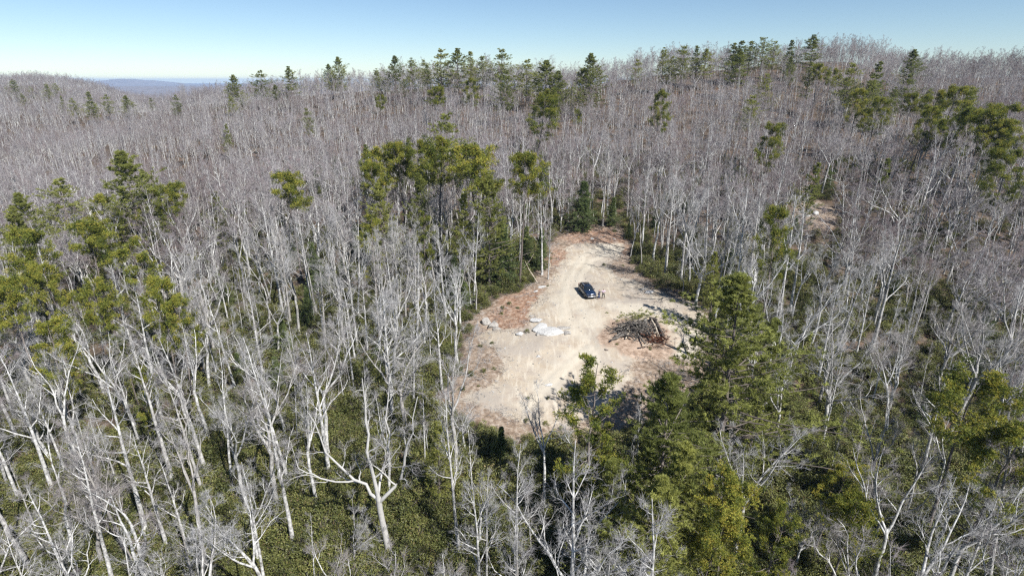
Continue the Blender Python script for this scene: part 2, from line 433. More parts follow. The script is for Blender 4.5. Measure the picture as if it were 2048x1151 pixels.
def soft(a, k=0.5):
    s = mth(nt, 'ADD', a, mth(nt, 'MULTIPLY', mth(nt, 'SUBTRACT', n2, 0.5), k * 2.2)); return ramp(nt, s, [(0.30, (0, 0, 0)), (0.70, (1, 1, 1))])
edge = mix(nt, mth(nt, 'MULTIPLY', attr(nt, 'rust'), mth(nt, 'ADD', 0.15, n4)), edge, ramp(nt, n2, [(0.32, (0.13, 0.065, 0.04)), (0.5, (0.27, 0.15, 0.095)), (0.66, (0.40, 0.29, 0.215))]))
col = mix(nt, soft(attr(nt, 'clear')), litter, edge)
col = mix(nt, soft(attr(nt, 'sand')), col, soil)
col = mix(nt, soft(attr(nt, 'brown')), col, ramp(nt, n2, [(0.35, (0.17, 0.115, 0.08)), (0.65, (0.40, 0.31, 0.24))]))
# far wooded hills: canopy coloured sheet
col = mix(nt, attr(nt, 'farwood'), col, ramp(nt, noise(nt, pos, 0.02, 6, 0.7), [(0.35, (0.10, 0.09, 0.09)), (0.6, (0.21, 0.18, 0.18)), (0.72, (0.06, 0.08, 0.045))]))
nt.links.new(col, b.inputs['Base Color']); b.inputs['Roughness'].default_value = 0.97; b.inputs['Specular IOR Level'].default_value = 0.1
hh = mth(nt, 'ADD', mth(nt, 'MULTIPLY', n2, 0.6), mth(nt, 'MULTIPLY', n3, 0.4)); bump(nt, b, hh, 0.8, 0.12)
me = mk_mesh('ground', V, T, [M_GROUND], True)
brown = sstep(1.35, 0.6, pile_d + nz * 0.25) * 0.95
redge = sstep(1.0, -1.5, od_ + nz)
rust = np.zeros(GX.shape)
for u_, v_, q_ in ((1165, 470, 6), (1215, 472, 6), (1110, 515, 5), (1050, 600, 5), (1040, 625, 5), (1015, 640, 4), (1245, 500, 4)):
    hx, hy, _ = hit(u_, v_); rust = np.maximum(rust, sstep(1.3, 0.4, np.hypot(GX - hx, GY - hy) / q_))
for nm, arr in (('sand', sandm), ('rust', rust), ('clear', np.maximum(clearm, redge)), ('track', track), ('brown', brown), ('farwood', sstep(700, 1000, np.hypot(GX, GY)))):
    a = me.attributes.new(nm, 'FLOAT', 'POINT'); a.data.foreach_set('value', arr.astype(np.float32).ravel())
tag(mobj('ground', me), kind='structure')

# haze: the air between the camera and the far hills
hz = bpy.data.meshes.new('haze')
x0, x1, y0, y1, z0, z1 = -15000, 15000, -3500, 17000, float(GZ.min()) - 1, 38
hz.from_pydata([(x, y, z) for x in (x0, x1) for y in (y0, y1) for z in (z0, z1)], [], [(0, 1, 3, 2), (4, 6, 7, 5), (0, 4, 5, 1), (2, 3, 7, 6), (0, 2, 6, 4), (1, 5, 7, 3)])
hm = bpy.data.materials.new('haze_air'); hm.use_nodes = True; nt = hm.node_tree
nt.nodes.remove(nt.nodes['Principled BSDF'])
pv = nt.nodes.new('ShaderNodeVolumePrincipled'); pv.inputs['Color'].default_value = (0.50, 0.70, 1.0, 1); pv.inputs['Density'].default_value = 0.00008; pv.inputs['Anisotropy'].default_value = 0.0
nt.links.new(pv.outputs[0], nt.nodes['Material Output'].inputs['Volume'])
hz.materials.append(hm); tag(mobj('haze', hz), kind='stuff')

# ------------------------------------------------------------------ bare trees
def bare_tree(H, form, mult=1.0, seed=0, far=False, leaders=None):
    """returns (trunk Acc, twig Acc)"""
    global rng
    keep = rng; rng = np.random.default_rng(1000 + seed)
    tr, tw = Acc(), Acc()
    k0 = 5 if far else 7
    n = 12
    t = np.linspace(0, 1, n)
    lean = rng.normal(size=2) * 0.035
    wob = np.cumsum(rng.normal(size=(n, 2)) * (0.008 if form in ('tall', 'slender') else 0.014) * H, axis=0) * 0.45; wob -= wob[0]
    r0 = (0.0105 if far else 0.0125) * H * rng.uniform(0.85, 1.25)
    def stem(t1, rtop):
        P = np.empty((1, n, 3)); z = t * H * t1
        P[0, :, 0] = wob[:, 0] * t + lean[0] * z; P[0, :, 1] = wob[:, 1] * t + lean[1] * z; P[0, :, 2] = z - 0.35
        Rd = (r0 * (1 - t * (1 - rtop)))[None].copy(); Rd[0, 0] *= 1.5; Rd[0, 1] *= 1.05
        return P, Rd
    if form == 'tall':
        P, Rd = stem(1.0, 0.12)
        L1, r1 = grow(P, Rd, 13, 0.42, 0.97, lambda t, M: H * (0.06 + 0.30 * (1 - t)) * rng.uniform(0.6, 1.25, M), (R(28), R(58)), 6, 0.16, 0.16, 0.62)
    elif form == 'fork':
        P, Rd = stem(rng.uniform(0.40, 0.55), 0.62)
        nl = int(rng.integers(2, 5))
        Ld, rl = grow(P, Rd, nl, 0.90, 0.995, lambda t, M: H * rng.uniform(0.42, 0.55, M), (R(10), R(30)), 9, 0.13, 0.12, 0.78, 0.15)
        tubes(tr, Ld, rl, k0)
        L1, r1 = grow(Ld, rl, 6, 0.22, 0.97, lambda t, M: H * (0.05 + 0.17 * (1 - t)) * rng.uniform(0.6, 1.25, M), (R(26), R(60)), 6, 0.17, 0.15, 0.65)
    elif form == 'spread':
        if leaders is not None:
            P, Rd = leaders['stem']
            Ld, rl = leaders['limbs']
        else:
            P, Rd = stem(rng.uniform(0.32, 0.42), 0.72)
            Ld, rl = grow(P, Rd, 5, 0.70, 0.995, lambda t, M: H * rng.uniform(0.42, 0.62, M), (R(22), R(55)), 10, 0.24, 0.16, 0.66, 0.14)
        tubes(tr, Ld, rl, k0)
        L1, r1 = grow(Ld, rl, 8, 0.18, 0.97, lambda t, M: H * (0.06 + 0.19 * (1 - t)) * rng.uniform(0.55, 1.25, M), (R(30), R(72)), 7, 0.26, 0.10, 0.6)
    else:                                   # slender
        P, Rd = stem(1.0, 0.10)
        Rd = Rd * 0.62
        L1, r1 = grow(P, Rd, 11, 0.30, 0.97, lambda t, M: H * (0.05 + 0.17 * (1 - t)) * rng.uniform(0.5, 1.2, M), (R(24), R(50)), 6, 0.15, 0.16, 0.6)
    tubes(tr, P, Rd, k0 + 1)
    tubes(tr, L1, r1, 4 if far else 5)
    ml = lambda P: np.linalg.norm(P[:, -1] - P[:, 0], axis=1)
    l1 = ml(L1)
    m2 = max(3, int(round(6 * mult)))
    L2, r2 = grow(L1, r1, m2, 0.22, 0.98, lambda t, M: np.repeat(l1, m2) * rng.uniform(0.28, 0.6, M) * (1.1 - 0.5 * t), (R(25), R(58)), 5, 0.2, 0.08, 0.6, 0.3, 0.05)
    r2 = np.maximum(r2, 0.010 if not far else 0.016)
    tubes(tw, L2, r2, 3)
    l2 = ml(L2)
    m3 = max(3, int(round(5 * mult)))
    L3, r3 = grow(L2, r2, m3, 0.15, 1.0, lambda t, M: np.repeat(l2, m3) * rng.uniform(0.35, 0.7, M), (R(20), R(55)), 3 if far else 4, 0.2, 0.08, 0.6, 0.4, 0.014)
    r3 = np.maximum(r3, 0.006 if not far else 0.010)
    tubes(tw, L3, r3, 3)
    B = len(L3); m4 = 3
    ix = np.repeat(np.arange(B), m4); tt = rng.uniform(0.15, 1.0, len(ix))
    a, bb = L3[ix, 0], L3[ix, -1]
    base = a + (bb - a) * tt[:, None]
    d = unit(unit(bb - a) + 0.6 * rng.normal(size=a.shape) + np.array([0, 0, 0.25]))
    spikes(tw, base, d, rng.uniform(0.25, 0.7, len(ix)), 0.005 if not far else 0.009)
    rng = keep
    return tr, tw

# ------------------------------------------------------------------ evergreens
def needle_tufts(acc, C, D, k, L, W, spread, tint):
    n = len(C)
    P = np.repeat(C, k, 0); Dd = unit(np.repeat(D, k, 0) + spread * rng.normal(size=(n * k, 3)))
    tt = np.repeat(tint, k) + rng.normal(size=n * k) * 0.10
    blades(acc, P, Dd, rng.uniform(0.7, 1.2, n * k) * L, W, np.clip(tt, 0, 1))

def white_pine(H, seed, prof='old', dens=1.0, w=1.0):
    global rng
    keep = rng; rng = np.random.default_rng(2000 + seed)
    tr, cr = Acc(), Acc()
    n = 10; t = np.linspace(0, 1, n)
    P = np.zeros((1, n, 3)); P[0, :, 2] = t * H - 0.3
    P[0, :, :2] = np.cumsum(rng.normal(size=(n, 2)) * 0.05, 0) * t[:, None]
    r0 = 0.0125 * H; Rd = (r0 * (1 - 0.93 * t))[None].copy(); Rd[0, 0] *= 1.3
    tubes(tr, P, Rd, 8)
    base = {'old': 0.30, 'mid': 0.16, 'young': 0.04}[prof]
    step = 0.62 if prof != 'young' else 0.36
    hs = np.arange(base * H, H * 0.985, step)
    B0, Dr, Ln = [], [], []
    phase = rng.uniform(0, 6); asym_a = rng.uniform(0, 6.28)
    for h in hs:
        s = (h / H - base) / (1 - base)
        if prof == 'old':
            lf = (0.55 + 0.45 * math.sin(min(s * 2.2, 1.57))) * (1 - s) ** 0.8 * 0.33 * H
        elif prof == 'mid':
            lf = (1 - s) ** 0.85 * 0.33 * H * (0.75 + 0.25 * min(1, s * 4))
        else:
            lf = (1 - s) ** 0.95 * 0.40 * H
        lf *= w * (0.85 + 0.25 * math.sin(h * 1.9 + phase))
        m = int(rng.integers(4, 7)) if prof != 'young' else int(rng.integers(6, 9))
        az = rng.uniform(0, 6.28) + np.arange(m) * 6.283 / m + rng.normal(size=m) * 0.25
        el = {'old': 0.05, 'mid': 0.12, 'young': 0.02}[prof] + 0.55 * s ** 2
        if prof != 'young' and rng.random() < 0.13: continue
        asym_a += rng.normal() * 0.5
        for a in az:
            l = max(0.35, lf * rng.uniform(0.5, 1.25) * (1 + 0.35 * math.cos(a - asym_a)))
            if prof == 'old' and rng.random() < 0.12: l *= 0.4
            B0.append((0, 0, h + rng.uniform(-0.12, 0.12))); Dr.append((math.cos(a), math.sin(a), el + rng.normal() * 0.08)); Ln.append(l)
    B0 = np.array(B0); Dr = unit(np.array(Dr)); Ln = np.array(Ln); M = len(B0)
    frac = np.clip((B0[:, 2] + 0.3) / H, 0, 1)
    B0[:, 0] = np.interp(frac, t, P[0, :, 0]); B0[:, 1] = np.interp(frac, t, P[0, :, 1])
    NP = 6; BP = np.empty((M, NP, 3)); BP[:, 0] = B0; d = Dr.copy()
    for s in range(1, NP):
        BP[:, s] = BP[:, s - 1] + d * (Ln / (NP - 1))[:, None]
        d = unit(d + rng.normal(size=d.shape) * 0.08 + np.array([0, 0, 0.05 if prof != 'young' else -0.02]))
    BR = np.clip(Ln * 0.013, 0.012, 0.08)[:, None] * np.linspace(1, 0.25, NP)[None]
    tubes(tr, BP, BR, 4)
    # secondaries spread flat, needles on the outer part
    m2 = 8
    S, Sr = grow(BP, BR, m2, 0.28 if prof != 'young' else 0.12, 1.0, lambda t_, M_: np.repeat(Ln, m2) * (0.36 - 0.18 * t_) * rng.uniform(0.7, 1.2, M_) + 0.15, (R(30), R(65)), 3, 0.12, 0.04, 0.5, 0.4, 0.02, flat=0.8)
    tubes(cr, S, np.maximum(Sr, 0.006), 3, np.full(len(S), 0.2))
    q = max(2, int(5 * dens))
    ix = np.repeat(np.arange(len(S)), q); tt = rng.uniform(0.15, 1.05, len(ix))
    a, e = S[ix, 0], S[ix, -1]
    C = a + (e - a) * tt[:, None] + rng.normal(size=a.shape) * np.array([0.06, 0.06, 0.04])
    D = unit(unit(e - a) * 0.8 + np.array([0, 0, 0.55]))
    bt = np.repeat(np.repeat(rng.uniform(0.15, 0.85, M), m2), q)
    tint = np.clip(bt * 0.6 + 0.4 * rng.random(len(ix)), 0, 1)
    needle_tufts(cr, C, D, 9, 0.28, 0.029, 0.6, tint)
    rng = keep
    return tr, cr

def pitch_pine(H, seed, dens=1.0, sparse=False, base=None):
    global rng
    keep = rng; rng = np.random.default_rng(3000 + seed)
    tr, cr = Acc(), Acc()
    n = 12; t = np.linspace(0, 1, n)
    P = np.zeros((1, n, 3)); P[0, :, 2] = t * H * 0.97 - 0.3
    P[0, :, :2] = np.cumsum(rng.normal(size=(n, 2)) * 0.16, 0) * t[:, None]
    Rd = (0.0105 * H * (1 - 0.88 * t))[None].copy(); Rd[0, 0] *= 1.3
    tubes(tr, P, Rd, 8)
    b0 = base if base is not None else (0.42 if sparse else rng.uniform(0.56, 0.66))
    nb = 34 if sparse else 25
    def ln(tt, M):
        s = (tt - b0) / (1 - b0)
        return H * (0.19 if not sparse else 0.15) * np.sqrt(np.clip(1.02 - (s * 0.98) ** 2.2, 0.05, 1)) * rng.uniform(0.6, 1.15, M) * (0.75 + 0.25 * np.clip(s * 4, 0, 1))
    L1, r1 = grow(P, Rd, nb, b0, 0.99, ln, (R(50), R(88)), 6, 0.17, 0.13, 0.5, 0.3, 0.07)
    tubes(tr, L1, r1, 4)
    l1 = np.linalg.norm(L1[:, -1] - L1[:, 0], axis=1)
    m2 = 4 if sparse else 6
    L2, r2 = grow(L1, r1, m2, 0.35, 1.0, lambda t_, M: np.repeat(l1, m2) * rng.uniform(0.2, 0.42, M) + 0.15, (R(20), R(65)), 4, 0.2, 0.22, 0.6, 0.4, 0.03)
    tubes(cr, L2, np.maximum(r2, 0.01), 3, np.full(len(L2), 0.2))
    C = np.concatenate([L2[:, -1], L2[:, 2], L1[:, -1]])
    n = len(C); k = max(4, int(22 * dens * (0.8 if sparse else 1)))
    rad = rng.uniform(0.30, 0.56, n) * (0.85 if sparse else 1.0)
    dirs = unit(rng.normal(size=(n * k, 3)) * np.array([1, 1, 0.75]) + np.array([0, 0, 0.28]))
    rr = np.repeat(rad, k) * rng.random(n * k) ** 0.45
    P2 = np.repeat(C, k, 0) + dirs * rr[:, None]
    ct = np.repeat(rng.uniform(0.05, 0.95, n), k)
    tint = np.clip(ct + 0.18 * rng.normal(size=n * k), 0, 1)
    needle_tufts(cr, P2, unit(dirs + np.array([0, 0, 0.35])), 7, 0.20, 0.026, 0.65, tint)
    rng = keep
    return tr, cr

def shrub(rad, hgt, seed, nl=1500, ls=0.16, stems=6):
    """mounded leafy shrub: (stem Acc, leaf Acc)"""
    global rng
    keep = rng; rng = np.random.default_rng(4000 + seed)
    st, lf = Acc(), Acc()
    az = rng.uniform(0, 6.28, stems); P = np.empty((stems, 5, 3))
    for i in range(5):
        s = i / 4
        P[:, i, 0] = np.cos(az) * rad * 0.55 * s ** 1.3; P[:, i, 1] = np.sin(az) * rad * 0.55 * s ** 1.3; P[:, i, 2] = hgt * 0.75 * s - 0.1
    P[:, 1:] += rng.normal(size=(stems, 4, 3)) * 0.06 * rad
    rr = 0.022 * np.linspace(1, 0.4, 5)[None] * np.ones((stems, 1)) * (hgt / 1.6)
    tubes(st, P, rr, 4)
    S, sr = grow(P, rr, 5, 0.3, 1.0, lambda t_, M: rng.uniform(0.3, 0.6, M) * rad, (R(20), R(60)), 4, 0.2, 0.1, 0.7, 0.4)
    tubes(st, S, sr, 3)
    nc = max(8, int(nl / 38)); u = unit(rng.normal(size=(nc, 3))); u[:, 2] = np.abs(u[:, 2]) * 1.0 - 0.05
    C = u * np.array([rad, rad, hgt * 0.85]) * rng.uniform(0.45, 1.0, (nc, 1)) + np.array([0, 0, 0.1 * hgt])
    cr_ = rng.uniform(0.16, 0.34, nc) * rad
    k = int(nl / nc)
    d = unit(rng.normal(size=(nc * k, 3)) + np.array([0, 0, 0.35]))
    Q = np.repeat(C, k, 0) + d * (np.repeat(cr_, k) * rng.random(nc * k) ** 0.4)[:, None]
    Q[:, 2] = np.maximum(Q[:, 2], 0.03)
    tint = np.clip(np.repeat(rng.uniform(0.1, 0.85, nc), k) + rng.normal(size=nc * k) * 0.14, 0, 1)
    dd = unit(d * np.array([1, 1, 0.3]) + rng.normal(size=d.shape) * 0.4)
    leaves(lf, Q, dd, rng.uniform(0.7, 1.25, nc * k) * ls, ls * 0.2, tint, nrm=np.array([0, 0, 1.0]) + 0 * Q)
    rng = keep
    return st, lf

class Proto:
    """one kind of thing, built once; every further placement copies it and each of its parts"""
    def __init__(s, name, parts): s.name = name; s.parts = parts; s.used = None
    def place(s, loc, rz, sc, tilt=(0, 0)):
        if s.used is None:
            r = empty(s.name); s.kids = []
            for nm, me in s.parts: s.kids.append(mobj(nm, me, r))
            s.used = r
        else:
            r = s.used.copy(); COL.objects.link(r)
            for ch in s.kids:
                c = ch.copy(); COL.objects.link(c); c.parent = r
        r.location = loc; r.rotation_euler = (tilt[0], tilt[1], rz); r.scale = sc if hasattr(sc, '__len__') else (sc, sc, sc)
        for key in ('label', 'category', 'group'):
            if key in r.keys(): del r[key]
        return r

def bare_proto(form, seed, H=18.0, mult=1.0, **kw):
    tr, tw = bare_tree(H, form, mult, seed, **kw)
    return Proto('bare_tree', [('trunk', tr.mesh('bare_trunk', [M_BARK], True)), ('crown', tw.mesh('bare_crown', [M_TWIG]))])
BARE = {f: [bare_proto(f, s) for s in ss] for f, ss in (('tall', (1, 2, 3, 4, 5, 6)), ('fork', (11, 12, 13, 14, 15, 16)), ('spread', (21, 22, 23, 24, 25)), ('slender', (31, 32, 33, 34)))}
WP = [Proto('white_pine', [('trunk', a.mesh('pine_trunk', [M_PBARK], True)), ('crown', c.mesh('pine_crown', [M_WP]))]) for a, c in (white_pine(20, 1, 'old', 1.3, 1.15), white_pine(20, 2, 'old', 1.2, 1.0), white_pine(20, 3, 'mid', 1.5, 1.1), white_pine(20, 4, 'mid', 1.2, 0.85), white_pine(20, 5, 'old', 0.8, 1.2), white_pine(20, 6, 'mid', 0.8, 1.1), white_pine(20, 9, 'old', 0.8, 0.8))]
PP = [Proto('pitch_pine', [('trunk', a.mesh('pine_trunk', [M_PBARK], True)), ('crown', c.mesh('pine_crown', [M_PP]))]) for a, c in (pitch_pine(20, 1), pitch_pine(20, 2), pitch_pine(20, 3, base=0.46), pitch_pine(20, 4, sparse=True, base=0.32))]
HM = [Proto('young_evergreen', [('trunk', a.mesh('young_trunk', [M_PBARK], True)), ('crown', c.mesh('young_crown', [M_HEM]))]) for a, c in (white_pine(10, 7, 'young', 0.8), white_pine(10, 8, 'young', 0.8, 0.85))]
SH = [Proto('shrub', [('stem', a.mesh('shrub_stem', [M_PBARK])), ('foliage', c.mesh('shrub_foliage', [M_SHRUB]))]) for a, c in (shrub(0.55, 0.55, 1, 700, 0.11), shrub(0.5, 0.7, 2, 700, 0.10), shrub(0.6, 0.45, 3, 600, 0.11))]

TREES = []     # (u_top, v_top, y, kindname, root) for labelling
OCC = []       # (x, y, r) occupied spots
def put(proto, x, y, h, h0, kind, rz=None, w=1.0, tilt=None, label=None):
    z = float(ground_z(np.array([x]), np.array([y]))[0])
    s = h / h0
    rz = rng.uniform(0, 6.28) if rz is None else rz
    tilt = (rng.normal() * 0.03, rng.normal() * 0.03) if tilt is None else tilt
    r = proto.place((x, y, z), rz, (s * w, s * w, s), tilt)
    u, v = project(x, y, z + h * 0.97)
    TREES.append(dict(u=u, v=v, x=x, y=y, kind=kind, o=r, label=label, h=h))
    return r

# hand placed evergreens: kind, u of top, v of top, height, width factor, variant, label
EV = [
 # skyline
 ('W', 675, 107, 20, 1, 0, None), ('W', 657, 121, 16, 1, 1, None), ('W', 577, 127, 21, 1, 1, None), ('W', 518, 133, 20, 1.1, 0, None), ('W', 467, 142, 21, 1, 2, None), ('W', 549, 163, 14, 1, 3, None),
 ('W', 455, 187, 17, 0.9, 3, None), ('W', 452, 248, 14, 0.8, 3, None), ('W', 617, 217, 15, 0.8, 3, None), ('W', 351, 189, 17, 0.9, 2, None),
 ('W', 787, 107, 20, 1, 0, None), ('W', 823, 110, 19, 1, 1, None), ('W', 848, 112, 16, 0.8, 3, None), ('W', 879, 91, 23, 1, 0, None), ('W', 912, 92, 23, 1.2, 2, None), ('W', 940, 97, 21, 1, 2, None),
 ('W', 966, 102, 21, 0.9, 3, None), ('W', 1000, 91, 24, 0.9, 1, None), ('W', 853, 125, 17, 1, 2, None), ('W', 754, 131, 15, 1, 3, None), ('W', 809, 158, 12, 1, 3, None),
 ('W', 1054, 112, 21, 1, 2, None), ('W', 1093, 114, 23, 1.25, 0, None), ('W', 1183, 100, 24, 1, 1, None), ('W', 1016, 140, 21, 1.1, 0, None), ('W', 1117, 142, 19, 1.5, 0, None), ('W', 1272, 112, 15, 0.8, 3, None),
 ('W', 1329, 89, 19, 0.9, 1, None), ('W', 1369, 84, 20, 0.9, 0, None), ('W', 1397, 87, 18, 0.9, 1, None), ('W', 1414, 92, 17, 1.2, 2, None), ('W', 1346, 112, 16, 0.9, 3, None), ('W', 1480, 76, 19, 1.3, 2, None),
 ('W', 1470, 80, 18, 1.2, 0, None), ('W', 1485, 92, 20, 1.2, 0, None), ('W', 1504, 76, 18, 1.1, 1, None), ('W', 1532, 67, 20, 1, 0, None), ('W', 1553, 74, 18, 0.9, 3, None), ('W', 1581, 73, 17, 1, 1, None), ('W', 1631, 64, 19, 1.3, 0, None),
 ('W', 1829, 93, 19, 1, 2, None), ('W', 1581, 114, 14, 1, 3, None), ('W', 1532, 144, 17, 1, 1, None),
 # right hillside groups
 ('W', 1622, 125, 18, 1, 2, None), ('P', 1642, 130, 18, 1, 0, None), ('P', 1666, 139, 17, 1, 1, None), ('W', 1702, 126, 21, 1, 2, None), ('W', 1694, 154, 17, 1, 3, None), ('W', 1754, 122, 22, 1.1, 0, None),
 ('W', 1749, 152, 20, 1.1, 2, None), ('P', 1720, 177, 19, 1.1, 2, None), ('P', 1758, 196, 18, 1.2, 2, None), ('W', 1820, 147, 18, 0.9, 0, None), ('P', 1826, 187, 17, 1.1, 0, None), ('W', 1794, 173, 15, 1, 3, None),
 ('P', 1902, 172, 22, 1.3, 2, 'broad yellow-green pine towering over the clump on the upper right hillside'), ('P', 1869, 182, 20, 1.1, 1, None), ('P', 1852, 213, 19, 1.0, 2, None), ('P', 1930, 215, 19, 1.1, 0, None), ('W', 1954, 173, 21, 0.9, 1, None), ('P', 1973, 220, 21, 1.3, 2, None), ('P', 2025, 209, 22, 1.3, 2, None),
 ('P', 2029, 300, 20, 1.2, 2, None), ('W', 1984, 314, 13, 1, 3, None), ('P', 1905, 240, 18, 1.1, 1, None), ('P', 2010, 240, 19, 1.1, 0, None),
 ('P', 1542, 246, 20, 0.95, 2, None), ('W', 1508, 189, 16, 1.1, 3, None), ('W', 1626, 325, 16, 0.9, 3, 'rusty-bottomed green pine standing just above the small rocky outcrop'), ('P', 1564, 418, 19, 0.85, 2, 'bright yellow-green pine in front of the small rocky outcrop'), ('W', 1782, 317, 13, 1, 3, None),
 ('P', 1319, 180, 22, 0.9, 2, 'narrow tall yellow-green pine alone on the slope right of centre'), ('P', 1169, 139, 18, 0.9, 0, None), ('P', 1160, 219, 14, 0.8, 0, None),
 ('P', 1074, 189, 23, 1.3, 2, 'big rounded dark green pine uphill from the end of the track'), ('P', 1103, 180, 20, 1.0, 1, None), ('P', 936, 157, 19, 1.1, 2, None), ('P', 879, 173, 19, 1.1, 0, None), ('P', 756, 193, 15, 1.0, 1, None),
 # the yellow-green stand left of the track
 ('W', 894, 225, 24, 1.0, 0, 'tall dark pine rising behind the yellow-green pine stand'), ('P', 801, 285, 22, 0.9, 0, None), ('P', 827, 283, 22, 0.95, 1, None), ('P', 771, 297, 21, 1.0, 1, None), ('P', 738, 325, 19, 1.0, 0, None),
 ('P', 874, 278, 24, 1.1, 1, 'round-topped pine in the middle of the yellow-green stand above the track'), ('P', 957, 290, 24, 1.3, 0, 'broad domed pine at the right of the yellow-green stand'), ('P', 1041, 307, 23, 0.95, 0, 'flat-topped golden pine nearest the track in the yellow-green stand'),
 ('W', 729, 291, 18, 0.9, 1, None), ('W', 975, 350, 20, 0.9, 2, None), ('W', 925, 385, 17, 0.9, 3, None), ('W', 760, 365, 18, 1.0, 2, None), ('W', 850, 345, 19, 0.8, 2, None),
 ('H', 1159, 372, 13, 1.15, 0, 'dense layered evergreen with branches to the ground at the head of the track'), ('H', 1003, 455, 13, 1.2, 1, 'dark dense evergreen at the left edge of the track behind the stand of bare poles'), ('H', 1080, 458, 11, 0.7, 0, None), ('H', 906, 514, 7, 0.9, 1, None), ('H', 1208, 396, 9, 1.0, 1, None), 
 ('P', 843, 427, 15, 0.9, 3, None), ('P', 739, 431, 16, 1.0, 3, None), ('H', 624, 485, 9, 0.9, 1, None), ('P', 574, 345, 20, 1.05, 0, 'round yellow-green pine standing alone among grey trees left of the stand'),
 # left
 ('W', 245, 300, 25, 1.3, 2, 'large dark spreading pine on the left with a broad dense crown'), ('W', 290, 338, 18, 1.0, 2, None), ('W', 111, 356, 20, 1.1, 0, 'ragged dark pine with separate flat tiers near the left edge'), ('W', 40, 384, 19, 1.1, 2, None), ('P', 189, 392, 18, 1.0, 2, None), ('P', 278, 375, 18, 1.0, 2, None), ('P', 344, 368, 18, 0.95, 0, None), ('W', 10, 415, 17, 1, 2, None), ('W', 430, 383, 14, 1.0, 3, None),
 ('W', 24, 152, 18, 1.3, 2, None), ('W', 45, 187, 16, 1, 3, None), ('W', 90, 166, 18, 1.2, 2, None), ('W', 109, 165, 17, 1.1, 2, None), ('W', 122, 192, 15, 1, 2, None), ('W', 144, 196, 16, 1, 2, None), ('W', 177, 185, 20, 1.4, 2, None), ('W', 210, 189, 17, 1.1, 2, None), ('W', 249, 191, 16, 1.5, 2, None), ('W', 60, 172, 14, 1, 3, None), ('W', 300, 196, 13, 1.1, 2, None),
 ('P', 48, 454, 21, 1.05, 2, 'large yellow-green pine filling the left edge of the woods'), ('P', 12, 560, 19, 0.9, 0, None), ('P', 100, 525, 17, 0.85, 2, None), ('P', 167, 443, 21, 1.05, 0, None), ('P', 264, 474, 20, 1.0, 3, None), ('P', 299, 559, 18, 0.85, 2, None), ('P', 193, 560, 17, 0.8, 1, None), ('P', 343, 600, 15, 0.85, 2, None), ('P', 75, 640, 17, 0.9, 2, None), ('P', 281, 745, 12, 0.9, 3, None), ('P', 235, 650, 13, 0.8, 3, None),
 # right of the clearing and the bottom
 ('W', 1496, 552, 24, 1.35, 2, 'huge layered white pine at the right edge of the sandy clearing'), ('W', 1545, 640, 17, 1.0, 3, None), ('W', 1440, 505, 12, 0.8, 3, None),
 ('P', 1190, 727, 20, 1.05, 3, 'sparse light green pine with visible dark trunk at the front edge of the clearing'),
 ('W', 1345, 752, 20, 1.15, 2, 'bluish green pine crown at the front right corner of the clearing'), ('W', 1235, 930, 14, 1.0, 3, None), ('W', 1370, 880, 17, 1.2, 3, None), ('W', 1330, 960, 16, 1.2, 2, None), ('W', 1200, 1030, 11, 1.1, 3, None),
 ('P', 1468, 965, 15, 1.05, 0, 'bushy yellow-green pine at the middle of the bottom edge of the picture'), ('P', 1560, 1010, 13, 1.0, 3, None), ('P', 1420, 1040, 12, 1.0, 1, None),
 ('P', 1960, 748, 19, 1.1, 1, None), ('P', 2010, 850, 17, 1.2, 2, None), ('P', 1672, 925, 11, 1.2, 2, None), ('P', 1215, 850, 10, 1.0, 3, None),
 ('W', 870, 845, 10, 1.0, 3, None), ('P', 1700, 1000, 11, 1.3, 2, None),
]
BASED = {(1159, 372): (1163, 462, 10.8), (1003, 455): (1003, 563, 10.6), (1080, 458): (1080, 540, 8.0), (1208, 396): (1222, 452, 6.5)}
for kd, u, v, h, w, i, lab in EV:
    if v < sky_v(u) + 5: v += 7; w *= 1.3
    x, y, z = place_top(u, v, h)
    if (u, v) in BASED:
        bu, bv, h = BASED[(u, v)]; x, y, z = hit(bu, bv)
    pr, h0, kn = {'W': (WP, 20.0, 'W'), 'P': (PP, 19.6, 'P'), 'H': (HM, 10.0, 'H')}[kd]
    if kd == 'W' and y > 150: i = int(u * 7 + v) % 7
    put(pr[i % len(pr)], x, y, h, h0, kn, w=w, label=lab)
    OCC.append((x, y, 2.4 if y < 150 else 3.0))

